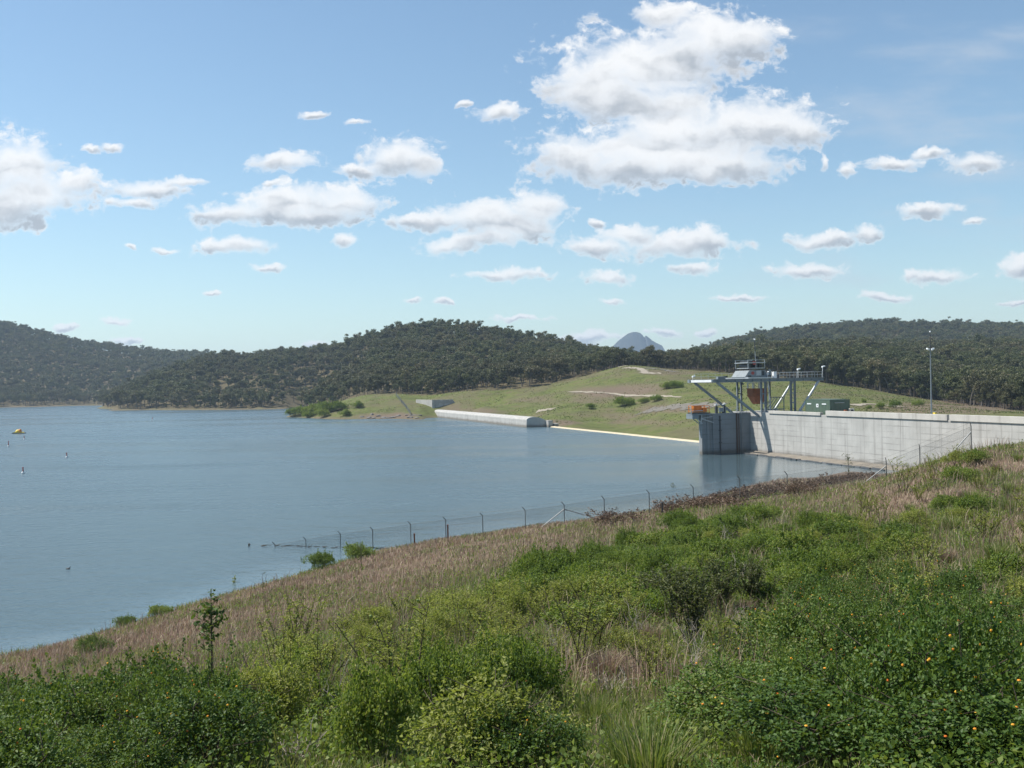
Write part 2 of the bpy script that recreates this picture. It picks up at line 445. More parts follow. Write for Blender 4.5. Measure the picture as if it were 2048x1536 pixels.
# behind the dam and spillway
for q, z in (((14, -60), 4.5), ((14, -30), 4.5), ((16, 0), 3.5), ((25, 20), 1.5), ((60, -50), 5.5), ((60, -10), 5), ((60, 30), 3.5), ((14, 40), -1.6), ((14, 80), -1.7), ((14, 120), -1.7), ((20, 150), 0.2), ((16, 200), 0.5), ((16, 260), 1.5)):
    v = dam(*q); pts.append((v.x, v.y, z))
for px, L in {
    1150: [(845, 352), (820, 395), (790, 440), (757, 500), (745, 530)],
    1060: [(838, 390), (820, 420), (800, 455), (777, 490), (766, 520)],
    1250: [(856, 345), (835, 370), (800, 410), (770, 445), (734, 482), (731, 500)],
    1350: [(850, 320), (815, 355), (790, 390), (760, 435), (742, 475), (740, 495)],
    1450: [(800, 345), (765, 430), (749, 470)],
    1600: [(790, 350), (768, 425), (757, 455)],
    1750: [(806, 330), (785, 400), (777, 445)],
    1850: [(812, 320), (800, 400), (792, 440)],
    1950: [(818, 300), (812, 350)], 2048: [(826, 285), (822, 330)], 2600: [(830, 260), (822, 330)],
    960: [(815, 440), (790, 488), (778, 520)], 900: [(797, 492), (787, 510), (782, 540)]}.items():
    for py, D in L: k(px, py, D)
# grassy point left of the spillway
k(830, 793, 520); k(800, 791, 520); k(700, 800, 530); k(700, 812, 500); k(640, 816, 530); k(600, 827, 540); k(845, 830, 466)
for px, py in ((650, 838), (740, 838), (800, 838), (850, 838), (575, 833)):
    p_ = water_at(px, py); pts.append((p_.x, p_.y, 0.0)); kz(px, p_.y*0.94, -3)
kz(540, 555, -3); kz(500, 580, -5); kz(590, 600, -2.5); kz(560, 660, -4); kz(650, 590, 2)
# wooded peninsula and central hill
for px, py in ((215, 821), (300, 820), (400, 820), (500, 819), (560, 818)): fshore(px, py)
fshore(625, 813)
kz(180, 880, -3); kz(150, 980, -4); kz(260, 900, 10)
k(300, 775, 900); k(430, 800, 790); k(430, 729, 970); k(550, 790, 800); k(550, 723, 950); k(640, 800, 690); k(640, 718, 930)
k(700, 790, 640); k(740, 690, 900); k(740, 735, 740); k(790, 678, 890); k(880, 780, 545); k(880, 725, 690); k(880, 671, 860); k(960, 678, 850)
k(960, 730, 660); k(1050, 696, 810); k(1050, 740, 620); k(1140, 713, 740); k(1190, 726, 700)
k(1250, 738, 680); k(1320, 740, 680); k(1400, 733, 720)
for px in (430, 640, 880, 1050): kz(px, 1200, 20)
# left shore and its far hill
for px, py in ((-300, 815), (0, 815), (100, 813), (195, 811)): fshore(px, py)
k(-300, 770, 1250); k(0, 780, 1230); k(100, 785, 1230); k(190, 795, 1230)
k(-600, 630, 1600); k(-300, 635, 1600); k(-80, 640, 1600); k(0, 652, 1600); k(100, 681, 1600); k(200, 701, 1600); k(300, 711, 1620); k(420, 719, 1700)
for px in (-300, 0, 200, 420): kz(px, 2100, 25)
# woods and hills on the right
k(1500, 735, 560); k(1500, 722, 740); k(1650, 735, 560); k(1650, 718, 760); k(1800, 770, 490); k(1800, 716, 790); k(1950, 800, 430); k(1950, 716, 800); k(2048, 712, 800); k(2048, 808, 400); k(2600, 690, 800)
k(1330, 738, 1000)
for px, py in ((1400, 712), (1500, 688), (1600, 671), (1700, 663), (1780, 660), (1850, 663), (1950, 666), (2048, 667), (2600, 655)): k(px, py, 1400)
for px in (1400, 1600, 1850, 2048, 2600): kz(px, 1050, 34); kz(px, 1900, 30)
for D in (3000, 4500, 6500):
    for px in (-1500, 0, 1000, 2000, 3500): kz(px, D, 12)
pts = np.array(pts)
OFF = 15.0
def uv_of(X, Y):
    Yp = np.maximum(np.asarray(Y, float) + OFF, 1.0)
    return np.asarray(X, float) / Yp * 2.2, np.log(Yp)
cu, cv = uv_of(pts[:, 0], pts[:, 1])
K = 0.02
def phi(du, dv): return np.sqrt(du*du + dv*dv + K*K)
A = phi(cu[:, None] - cu, cv[:, None] - cv)
n_ = len(cu)
Pm = np.stack([np.ones(n_), cu, cv], 1)
scale_z = 4 + np.exp(cv) * 0.02          # relax by distance
LHS = np.zeros((n_ + 3, n_ + 3)); LHS[:n_, :n_] = A - np.eye(n_) * 0.0003; LHS[:n_, n_:] = Pm; LHS[n_:, :n_] = Pm.T
sol = np.linalg.solve(LHS, np.concatenate([pts[:, 2], np.zeros(3)]))
def rbf(X, Y):
    X = np.asarray(X, float); shp = X.shape
    u, v = uv_of(X.ravel(), np.asarray(Y, float).ravel())
    out = np.empty(len(u))
    for i in range(0, len(u), 40000):
        s = slice(i, i + 40000)
        out[s] = phi(u[s, None] - cu, v[s, None] - cv) @ sol[:n_] + sol[n_] + sol[n_+1]*u[s] + sol[n_+2]*v[s]
    return out.reshape(shp)
def hash2(ix, iy, seed):
    h = (ix.astype(np.int64) * 374761393 + iy.astype(np.int64) * 668265263 + seed * 974711) & 0xFFFFFFFF
    h = ((h ^ (h >> 13)) * 1274126177) & 0xFFFFFFFF
    return ((h ^ (h >> 16)) & 0xFFFF) / 65535.0
def vnoise(X, Y, sc, seed=0):
    x, y = np.asarray(X, float) / sc, np.asarray(Y, float) / sc
    ix, iy = np.floor(x), np.floor(y); fx, fy = x - ix, y - iy
    fx, fy = fx*fx*(3 - 2*fx), fy*fy*(3 - 2*fy)
    a = hash2(ix, iy, seed); b = hash2(ix+1, iy, seed); c = hash2(ix, iy+1, seed); d = hash2(ix+1, iy+1, seed)
    return (a*(1-fx) + b*fx)*(1-fy) + (c*(1-fx) + d*fx)*fy
def fbm(X, Y, sc, seed=0, octs=4):
    t, a, s = 0, 0.5, 0
    for i in range(octs):
        t = t + a*vnoise(X, Y, sc, seed + i*17); s += a; sc *= 0.5; a *= 0.5
    return t / s
def height(X, Y):
    X = np.asarray(X, float); Y = np.asarray(Y, float)
    z = rbf(X, Y)
    D = np.hypot(X, Y)
    land = np.clip(z / 3.0, 0, 1)
    near = np.clip(1 - D/140, 0, 1)
    z = z + near * land * ((fbm(X, Y, 3.0, 3) - 0.5)*0.5 + (fbm(X, Y, 9.0, 5) - 0.5)*0.9) + near*(1-land)*(fbm(X, Y, 5.0, 8) - 0.5)*0.5
    farw = np.clip((D - 280)/300, 0, 1) * np.clip((z - 1)/10, 0, 1)
    z = z + farw * ((fbm(X, Y, 60, 21) - 0.5)*5.0 + (fbm(X, Y, 170, 22) - 0.5)*6.0*np.clip((D-560)/300, 0, 1))
    mid = np.clip((D - 200)/100, 0, 1) * np.clip((560 - D)/60, 0, 1)
    z = z + mid * (fbm(X, Y, 9, 25) - 0.5) * 0.7 * np.clip(z, 0, 1)
    return z
def ground(px, py, dmin=5, dmax=700):
    """where the sight line through a pixel of the photograph meets the terrain"""
    a, b = (px - 1024) / F, (768 - py) / F
    D = np.exp(np.linspace(math.log(dmin), math.log(dmax), 900))
    X, Z = (a*CT + b*ST)*D, EYE + (-a*ST + b*CT)*D
    below = Z < height(X, D)
    i = int(np.argmax(below)) if below.any() else len(D) - 1
    return Vector((X[i], D[i], float(height(X[i:i+1], D[i:i+1])[0])))

us = np.concatenate([np.linspace(-3.0, -0.85, 60, endpoint=False), np.linspace(-0.85, 0.85, 520, endpoint=False), np.linspace(0.85, 3.0, 60)])
vs_ = np.concatenate([np.linspace(math.log(4.0), math.log(130), 330, endpoint=False), np.linspace(math.log(130), math.log(2200), 330, endpoint=False), np.linspace(math.log(2200), math.log(6500), 20)])
UU, VV = np.meshgrid(us, vs_)
YY = np.exp(VV) - OFF; XX = UU * np.exp(VV)
ZZ = height(XX, YY)
nv, nu = UU.shape
height_exact = height
def height(X, Y):
    '''height of the finished ground sheet'''
    X = np.asarray(X, float); Y = np.maximum(np.asarray(Y, float), -10.5)
    u, v = X/(Y + OFF), np.log(Y + OFF)
    i = np.clip(np.searchsorted(us, u) - 1, 0, nu - 2); j = np.clip(np.searchsorted(vs_, v) - 1, 0, nv - 2)
    fu = np.clip((u - us[i])/(us[i+1] - us[i]), 0, 1); fv = np.clip((v - vs_[j])/(vs_[j+1] - vs_[j]), 0, 1)
    return (ZZ[j, i]*(1-fu) + ZZ[j, i+1]*fu)*(1-fv) + (ZZ[j+1, i]*(1-fu) + ZZ[j+1, i+1]*fu)*fv
idx = np.arange(nv*nu).reshape(nv, nu)
quads = np.stack([idx[:-1, :-1], idx[:-1, 1:], idx[1:, 1:], idx[1:, :-1]], -1).reshape(-1, 4)

# where the plants of the bank grow, and what covers the far ground
GL_X = [-900, 0, 300, 560, 700, 870, 1060, 1200, 1380, 1560, 1700, 2048, 3000]
GL_Y = [1440, 1405, 1370, 1270, 1235, 1180, 1128, 1080, 1030, 1008, 1012, 960, 930]
def green_amount(X, Y, Z):
    px, py = to_px(X, np.maximum(Y, 1.0), Z)
    px = np.where(Y < 1.0, 1024, px); py = np.where(Y < 1.0, 1600, py)
    g = 1/(1 + np.exp(-(py - np.interp(px, GL_X, GL_Y) - 70*(fbm(X, Y, 6.0, 33) - 0.5))/22.0))
    g = np.maximum(g, np.clip((fbm(X, Y, 4.0, 35) - 0.56)*5, 0, 0.45)*(Z > 0))
    # right shoulder of the bank: half dry, half green
    sh = np.clip((px - 1690)/90, 0, 1)*np.clip((1190 - py)/60, 0, 1)
    n = fbm(X, Y, 5.0, 31)
    g = g*(1 - sh) + sh*np.clip((n - 0.42)*6, 0, 1)
    # dry clearing
    cl = np.exp(-(((px - 1240)/150)**2 + ((py - 1345)/48)**2)**2)
    g = g*(1 - 0.9*cl)
    return np.clip(g, 0, 1)
def treeline(X, Y):
    px, _ = to_px(X, np.maximum(Y, 1.0), EYE + 0*X)
    xs = [-900, 0, 195, 212, 300, 500, 560, 640, 700, 760, 830, 950, 1060, 1150, 1190, 1300, 1400, 1500, 1650, 1750, 1800, 1850, 1950, 2048, 2600]
    ds = [1105, 1110, 1160, 838, 805, 748, 762, 640, 585, 545, 528, 500, 490, 498, 503, 508, 500, 480, 462, 452, 446, 436, 385, 350, 320]
    return np.interp(px, xs, ds)
Yc = np.maximum(YY, 1.0)
gr = green_amount(XX, YY, ZZ)
DD = np.hypot(XX, YY)
far = (DD > 200)
pxm, pym = to_px(XX, Yc, ZZ)
soil = np.zeros_like(ZZ)
def patch(px, py, rx, ry, amt=1.0):
    global soil
    e = ((pxm - px)/rx)**2 + ((pym - py)/ry)**2
    soil = np.maximum(soil, amt*np.clip(1.6 - e - 1.4*(fbm(XX, YY, 12, 41) - 0.4), 0, 1)*far)
patch(1230, 783, 90, 14, 0.9); patch(1270, 775, 60, 9, 0.7); patch(1340, 818, 60, 8, 0.8); patch(930, 822, 60, 6, 0.7); patch(1240, 832, 40, 6, 0.6)
patch(1120, 846, 40, 6, 0.9); patch(780, 832, 60, 6, 0.9); patch(1330, 745, 60, 6, 0.6); patch(1180, 800, 50, 7, 0.6); patch(1060, 800, 50, 5, 0.5); patch(1290, 845, 70, 5, 0.6); patch(1900, 815, 150, 12, 0.8); patch(900, 815, 20, 12, .6)
# eroded earth lip above the water
for px, py, rx, ry in ((1560, 975, 190, 16), (1300, 1030, 70, 10), (1690, 955, 70, 14)):
    e = ((pxm - px)/rx)**2 + ((pym - (py - (pxm - px)*0.17))/ry)**2
    soil = np.maximum(soil, np.clip(1.7 - e, 0, 1)*(DD < 200))
ux_, uy_ = to_dam(XX, YY)
shoreband = np.clip(1 - np.abs(ZZ - 0.2)/0.8, 0, 1)*far*(YY < 1500)*~((ux_ > 10) & (uy_ < 290))
soil = np.maximum(soil, 0.9*shoreband)
forest = ((DD > treeline(XX, YY)) & (ZZ > 0.6)).astype(float)

m, t, b, o = new_mat('bank_and_hills_ground')
geo = t.new('ShaderNodeNewGeometry'); Pp = geo.outputs['Position']
def attr(t, n):
    a = t.new('ShaderNodeAttribute'); a.attribute_name = n; return a.outputs['Fac']
n_big = t.noise(Pp, 0.05, 5, 0.6); n_mid = t.noise(Pp, 0.35, 5, 0.65); n_fine = t.noise(Pp, 5.0, 5, 0.7)
dry = t.ramp(n_mid, [(0.3, (0.15, 0.10, 0.075)), (0.5, (0.20, 0.145, 0.105)), (0.7, (0.13, 0.12, 0.06))])
grn = t.ramp(n_mid, [(0.3, (0.030, 0.040, 0.014)), (0.5, (0.05, 0.065, 0.022)), (0.7, (0.09, 0.075, 0.04))])
near_c = t.mix(attr(t, 'green'), dry, grn)
fg_n = t.noise(Pp, 0.16, 6, 0.7)
far_c = t.ramp(fg_n, [(0.25, (0.070, 0.075, 0.030)), (0.40, (0.095, 0.115, 0.036)), (0.53, (0.13, 0.155, 0.046)), (0.64, (0.15, 0.135, 0.066)), (0.8, (0.095, 0.095, 0.040))])
sp = t.noise(Pp, 0.9, 5, 0.75)
far_c = t.mix(t.m('MULTIPLY', t.sstep(sp, 0.47, 0.62), 0.6), far_c, (0.075, 0.07, 0.03))
far_c = t.mix(t.m('MULTIPLY', t.sstep(n_big, 0.46, 0.62), 0.5), far_c, (0.145, 0.112, 0.08))
floor_c = t.ramp(n_mid, [(0.3, (0.06, 0.055, 0.03)), (0.5, (0.12, 0.098, 0.058)), (0.7, (0.07, 0.072, 0.034))])
far_c = t.mix(attr(t, 'forest'), far_c, floor_c)
c = t.mix(attr(t, 'far'), near_c, far_c)
soil_c = t.ramp(n_fine, [(0.3, (0.10, 0.072, 0.052)), (0.6, (0.20, 0.15, 0.115)), (0.8, (0.27, 0.22, 0.18))])
c = t.mix(attr(t, 'soil'), c, soil_c)
c = t.mix(t.m('MULTIPLY', t.sstep(n_fine, 0.45, 0.7), 0.45), c, (0.06, 0.055, 0.03))
t.l.new(c, b.inputs['Base Color']); b.inputs['Roughness'].default_value = 0.95; b.inputs['Specular IOR Level'].default_value = 0.1
bp = t.new('ShaderNodeBump'); bp.inputs['Strength'].default_value = 0.7; bp.inputs['Distance'].default_value = 0.25
t.l.new(n_fine, bp.inputs['Height']); t.l.new(bp.outputs[0], b.inputs['Normal'])
gobj = mesh_np('ground', np.stack([XX, YY, ZZ], -1).reshape(-1, 3), [quads], m, smooth=True,
               attrs={'green': gr.ravel(), 'soil': soil.ravel(), 'forest': forest.ravel(), 'far': np.clip((DD.ravel() - 190)/30, 0, 1)})
tag(gobj, 'grassy bank in front and grass and wooded hills beyond the reservoir', kind='structure')

# distant volcanic peak
pk = [(1228, 690), (1236, 682), (1246, 674), (1254, 668), (1259, 666), (1266, 664), (1274, 664), (1281, 666), (1286, 670), (1289, 675), (1292, 671), (1297, 675), (1303, 681), (1313, 686), (1324, 691)]
PKD = 5200.0
ring = []
for px, py in pk:
    q = at(px, py, PKD); ring.append((q.x, q.z))
vsx, fcs = [], []
prof_n = 9
for j in range(-prof_n, prof_n + 1):
    s = j / prof_n
    for i, (x, z) in enumerate(ring):
        tz = 5 + (z - 5)*(1 - abs(s))**0.8
        vsx.append((ring[7][0] + (x - ring[7][0])*(1.0 + 0.5*abs(s)) + 8*(fbm(np.array([x*1.0]), np.array([s*300.]), 40, 61)[0] - .5), PKD + s*220, tz + 10*(fbm(np.array([x*1.0]), np.array([s*300.]), 30, 62)[0] - .5)*abs(s)))
nr = len(ring)
# skirt down to the plain
for j in range(2*prof_n):
    for i in range(nr - 1): fcs.append((j*nr + i, j*nr + i + 1, (j+1)*nr + i + 1, (j+1)*nr + i))
m, t, b, o = new_mat('peak_forest_haze_blue')
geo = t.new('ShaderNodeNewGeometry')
t.l.new(t.ramp(t.noise(geo.outputs['Position'], 0.02, 5, 0.6), [(0.3, (0.014, 0.025, 0.030)), (0.6, (0.034, 0.040, 0.042))]), b.inputs['Base Color'])  # forest tones tinted dark blue: distance haze put into the colour
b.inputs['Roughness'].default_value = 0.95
me = bpy.data.meshes.new('distant_mountain'); me.from_pydata(vsx, [], fcs); me.update(); me.materials.append(m)
pko = bpy.data.objects.new('distant_mountain', me); C.objects.link(pko)
tag(pko, 'small steep blue peak on the horizon beyond the woods', kind='structure')

# ------------------------------------------------------------------ water
m, t, b, o = new_mat('reservoir_water')
geo = t.new('ShaderNodeNewGeometry'); Pp = geo.outputs['Position']
b.inputs['Base Color'].default_value = (0.078, 0.120, 0.138, 1)
b.inputs['IOR'].default_value = 1.333
lanes = t.noise(t.mapping(Pp, (0.006, 0.02, 1), rot=(0, 0, 0.25)), 1.0, 5, 0.6)
lanes2 = t.noise(t.mapping(Pp, (0.02, 0.09, 1), rot=(0, 0, 0.15)), 1.0, 4, 0.6)
calm = t.m('ADD', 0.30, t.m('MULTIPLY', t.m('MULTIPLY', t.sstep(lanes, 0.36, 0.62), t.m('ADD', 0.5, t.m('MULTIPLY', t.sstep(lanes2, 0.35, 0.65), 0.5))), 0.70))
# sheltered water by the bank and below the pier
lee = attr(t, 'lee')
chop = t.m('MULTIPLY', calm, t.m('SUBTRACT', 1.0, t.m('MULTIPLY', lee, 0.94)))
w1 = t.noise(t.mapping(Pp, (1.0, 1.5, 1), rot=(0, 0, 0.5)), 0.9, 4, 0.6)
w2 = t.noise(t.mapping(Pp, (1.0, 1.7, 1), rot=(0, 0, -0.3)), 3.3, 4, 0.6)
w0 = t.noise(t.mapping(Pp, (0.7, 1.5, 1), rot=(0, 0, 0.2)), 0.28, 3, 0.6)
hgt = t.m('ADD', t.m('MULTIPLY', w0, 0.9), t.m('ADD', t.m('MULTIPLY', w1, 0.6), t.m('MULTIPLY', w2, 0.12)))
bp = t.new('ShaderNodeBump'); bp.inputs['Distance'].default_value = 1.0
t.put(bp.inputs['Strength'], t.m('ADD', 0.03, t.m('MULTIPLY', chop, 0.70)))
t.l.new(hgt, bp.inputs['Height']); t.l.new(bp.outputs[0], b.inputs['Normal'])
t.put(b.inputs['Roughness'], t.m('ADD', 0.02, t.m('MULTIPLY', chop, 0.34)))
# one sheet up to the dam line, fine enough to carry the lee attribute
def water_mesh():
    ys = np.concatenate([np.linspace(-160, -60, 12, endpoint=False), np.linspace(-60, 60, 60, endpoint=False), np.linspace(60, 300, 30, endpoint=False), np.linspace(300, 1500, 25)])
    xs = np.concatenate([np.linspace(-2200, -260, 26, endpoint=False), np.linspace(-260, -40, 44, endpoint=False), np.linspace(-40, 0, 40, endpoint=False)])
    V, Q, lee = [], [], []
    for y in ys:
        edge = 7.3 if 1.0 < y < 144 else 1.5
        if y > 286: edge = 1.5 - (y - 286)*0.1
        row = np.concatenate([xs + min(edge, 1.5), [edge]])
        for x in row:
            p = dam(x, y); V.append((p.x, p.y, 0.0))
            # the cove between the pier and the bank lies sheltered from the wind
            r_ = p.x/max(p.y, 1.0)
            l = max(0.0, min(1.0, (r_ - 0.150)/0.03)) * max(0.0, min(1.0, (3 - y)/5)) * max(0.0, min(1.0, (p.y - 118)/14))
            lee.append(l)
    n = len(xs) + 1
    idx = np.arange(len(ys)*n).reshape(len(ys), n)
    Q = np.stack([idx[:-1, :-1], idx[:-1, 1:], idx[1:, 1:], idx[1:, :-1]], -1).reshape(-1, 4)
    V = np.array(V); lee = np.array(lee)
    # near shore lee: water within a few metres of the bank
    h = rbf(V[:, 0], V[:, 1])
    lee = np.maximum(lee, np.clip((h + 2.2)/2.0, 0, 1)*(V[:, 1] < 130)*0.8)
    return V, Q, lee
V, Q, lee_ = water_mesh()
wobj = mesh_np('water', V, [Q], m, attrs={'lee': lee_})
tag(wobj, 'wind-rippled grey-blue water of the reservoir', kind='structure')
# ------------------------------------------------------------------ dam
CREST = 7.75
dm = thing('dam_wall', 'long pale grey concrete dam wall with a dark pier at its left end', 'dam', P0, DAM_RZ)
b_ = MB()
b_.prism([(-0.45, -6), (-0.02, 0.6), (0.0, CREST), (9.0, CREST), (9.6, -3)], -92, 7.5)
b_.build('wall_body', MT['concrete'], dm)
b_ = MB()
b_.box(-10.2, -0.003, -0.35, 0.55, -6, CREST - 0.03)
b_.box(-10.3, -9.75, -0.5, 0.75, -6, CREST - 0.25)     # pale nosing
b_.box(-8.0, -7.7, -0.62, -0.35, -6, CREST - 0.3); b_.box(-9.2, -8.7, -0.5, -0.35, -6, CREST - 0.3)
b_.box(-2.0, -1.75, -0.55, -0.35, -6, CREST - 0.1)
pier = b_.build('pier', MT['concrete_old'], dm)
b_ = MB()
b_.box(-6.55, -6.37, -0.52, -0.35, -0.5, CREST - 0.5)
for z in (2.1, 4.4, 6.3): b_.box(-6.75, -6.2, -0.6, -0.34, z, z + 0.14)
b_.build('guide_rail', MT['steel_dark'], pier)
b_ = MB(); b_.box(-3.05, -2.8, -0.5, -0.35, -0.5, CREST - 0.15); b_.box(-2.55, -2.4, -0.45, -0.35, -0.5, CREST - 0.3)
b_.build('rusty_guide', worn('rust_stained_steel', (0.10, 0.062, 0.042), 0.8, 0, 0.5), pier)
for y0, y1, z0, z1 in ((-24.6, -7.5, CREST, CREST + 0.42), (-49.0, -26.2, CREST, CREST + 0.75), (-56.6, -49.003, CREST, CREST + 0.74), (-92, -57.1, CREST, CREST + 0.78)):
    b_ = MB(); b_.box(-0.18, 0.42, y0, y1, z0 - 0.12, z1)
    b_.build('parapet', MT['concrete_cap'], dm, bevel=0.03)
b_ = MB(); b_.prism([(-2.1, -1.5), (-2.1, -0.12), (-1.6, 0.18), (-0.42, 0.5), (-0.42, -1.5)], -85, -0.36)
b_.build('toe_ledge', worn('silty_ledge', (0.21, 0.185, 0.15), 0.9, 0, 0.5, 0.8), dm)
# platform and brackets overhanging the water at the pier's end
b_ = MB()
b_.box(-12.6, -9.0, -1.2, 1.4, CREST - 0.28, CREST - 0.05)
b_.box(-12.6, -11.3, -1.3, 1.3, CREST - 0.95, CREST - 0.3)
pl = b_.build('platform', MT['steel'], dm)
b_ = MB()
for y in (-0.8, 0.9):
    b_.bar((-10.3, y, CREST - 1.9), (-12.3, y, CREST - 0.3), 0.14, 0.14)
b_.bar((-10.4, -0.75, CREST - 1.0), (-8.0, -0.75, CREST - 1.75), 0.13, 0.16); b_.bar((-10.6, -0.75, CREST - 2.0), (-10.4, -0.75, CREST - 0.3), 0.16, 0.16)
b_.bar((-10.4, -0.75, CREST - 0.9), (-8.2, -0.75, CREST - 0.62), 0.1, 0.12)
b_.build('bracket', MT['steel_pale'], pl)

# clutter on the pier top
oc = thing('work_cage', 'orange railed work cage on the platform at the pier end', 'cage', dam(-10.6, 0, CREST - 0.04), DAM_RZ)
b_ = MB()
for x in (-1.7, -0.6, 0.6, 1.7):
    for y in (-0.9, 0.9): b_.bar((x, y, 0), (x, y, 1.55), 0.09, 0.09)
for z in (0.5, 1.0, 1.5):
    for y in (-0.9, 0.9): b_.bar((-1.75, y, z), (1.75, y, z), 0.08, 0.08)
    for x in (-1.7, 1.7): b_.bar((x, -0.9, z), (x, 0.9, z), 0.08, 0.08)
b_.build('rail_frame', MT['orange'], oc)
b_ = MB()
b_.box(-1.3, 0.35, -0.55, 0.6, 0.28, 1.5); b_.box(0.55, 1.45, -0.5, 0.5, 0.3, 1.15)
b_.build('winch_motor', MT['orange'], oc, bevel=0.05)
b_ = MB(); b_.box(-1.9, 1.9, -1.0, 1.0, 0.06, 0.22); b_.build('skid', MT['steel_dark'], oc)
b_ = MB(); b_.bar((-2.1, -1.05, 0.55), (0.3, -1.05, 0.62), 0.12, 0.12); b_.bar((-2.1, -1.05, 0.05), (-2.1, -1.05, 1.5), 0.1, 0.1); b_.build('handrail', MT['steel_pale'], oc)

def gate_lift(x, y, hgt, label):
    o = thing('lifting_post', label, 'post', dam(x, y, CREST - 0.03), DAM_RZ, 'lifting posts on the pier top')
    q = MB(); q.box(-0.22, 0.22, -0.22, 0.22, 0, hgt*0.8); q.tube((0, 0, hgt*0.8), (0, 0, hgt), 0.12, n=8); q.build('post', MT['steel_dark'], o)
    q = MB(); q.box(-0.3, 0.3, -0.3, 0.3, hgt, hgt + 0.12); q.ball((0, 0, hgt + 0.2), 0.16); q.build('cap', MT['white'], o)
gate_lift(-5.2, 0.1, 1.6, 'dark lifting post with pale cap on the pier, beside the electrical box')
gate_lift(-6.9, 0.1, 1.5, 'pale capped lifting post on the pier just right of the orange cage')
eb = thing('electrical_box', 'pale grey electrical box standing on the pier top', 'box', dam(-5.9, 0.1, CREST - 0.03), DAM_RZ)
q = MB(); q.box(-0.4, 0.4, -0.3, 0.3, 0.25, 1.0); q.build('cabinet', MT['steel_pale'], eb, bevel=0.02)
q = MB(); q.box(-0.3, 0.3, -0.33, -0.31, 0.3, 0.95); q.build('door', MT['steel'], eb)
for x in (-0.3, 0.2):
    q = MB(); q.box(x, x + 0.1, -0.2, 0.2, 0, 0.25); q.build('leg', MT['steel_dark'], eb)
pr = thing('guard_rail', 'low grey guard rail along the pier top', 'railing', dam(-3.5, -0.2, CREST - 0.03), DAM_RZ)
for x in (-1.6, -0.5, 0.6, 1.7, 2.8):
    q = MB(); q.tube((x, 0, 0), (x, 0, 1.1), 0.035, n=6); q.build('post', MT['steel_pale'], pr)
for z in (0.55, 1.08):
    q = MB(); q.tube((-1.6, 0, z), (2.8, 0, z), 0.03, n=6); q.build('rail', MT['steel_pale'], pr)

# ------------------------------------------------------------------ gantry crane
gc = thing('gantry_crane', 'grey steel gantry crane standing over the dam crest and overhanging the water', 'crane', dam(0, 0, CREST), DAM_RZ)
YN, YF = -3.7, 5.6
DB, DT = 5.78, 6.40                   # underside and top of the main beams above the crest
XL, XR = -9.4, 14.0
for y in (YN, YF):
    q = MB(); q.ibeam((XL, y, (DB+DT)/2), (XR, y, (DB+DT)/2), 0.5, DT - DB, 0.07)
    for x in np.arange(XL + 1, XR, 1.8): q.box(x - 0.03, x + 0.03, y - 0.24, y + 0.24, DB + 0.07, DT - 0.07)
    q.build('main_beam', MT['steel'], gc)
q = MB(); q.box(XL - 0.25, XL + 0.05, YN + 0.26, YF - 0.26, DB + 0.08, DT - 0.08)
q.build('end_beam', MT['white'], gc)
q = MB(); q.box(XL - 0.5, XL - 0.002, YF - 0.4, YF + 0.5, DB, DT + 0.02); q.build('end_plate', MT['steel'], gc)
for x in (-4.5, 1.2, 7.2, 13.5):
    q = MB(); q.ibeam((x, YN + 0.26, DB + 0.3), (x, YF - 0.26, DB + 0.3), 0.3, 0.5, 0.05); q.build('cross_beam', MT['steel'], gc)
q = MB(); q.box(XL + 0.6, 8.4, YN + 0.28, YN + 1.3, DT - 0.09, DT - 0.02); q.box(XL + 0.6, XR - 0.2, YF - 1.3, YF - 0.28, DT - 0.09, DT - 0.02); q.box(1.0, 8.2, YN + 1.31, YF - 1.31, DT - 0.09, DT - 0.02)
q.build('walkway', MT['steel_pale'], gc)
for y in (YN, YF):
    for x in (1.0, 7.3):
        q = MB()
        q.ibeam((x - 0.42, y, 0.1), (x - 0.42, y, DB - 0.005), 0.34, 0.3, 0.05, up=(1, 0, 0))
        q.ibeam((x + 0.42, y, 0.1), (x + 0.42, y, DB - 0.005), 0.34, 0.3, 0.05, up=(1, 0, 0))
        q.box(x - 0.85, x + 0.85, y - 0.4, y + 0.4, 0, 0.1)
        for z in (1.6, 3.4): q.box(x - 0.26, x + 0.26, y - 0.05, y + 0.05, z, z + 0.2)
        q.build('column', MT['steel'], gc)
    q = MB(); q.bar((XL + 0.8, y, DB + 0.02), (0.02, y, -0.75), 0.36, 0.42)
    q.build('strut', MT['steel'], gc)
    q = MB(); q.tube((8.9, y, 0.35), (13.0, y, DB + 0.02), 0.24, n=12); q.box(8.3, 9.3, y - 0.35, y + 0.35, 0, 0.12); q.bar((8.8, y, 0.1), (8.95, y, 0.5), 0.3, 0.5)
    q.build('strut', MT['steel_pale'], gc, smooth=True)
q = MB()
q.bar((2.2, YN + 0.5, DB - 0.1), (3.6, YN + 2.0, 2.2), 0.16, 0.16); q.bar((3.6, YN + 2.0, 2.25), (3.6, YN + 2.0, 0.0), 0.12, 0.12)
q.build('cable_duct', MT['steel_pale'], gc)
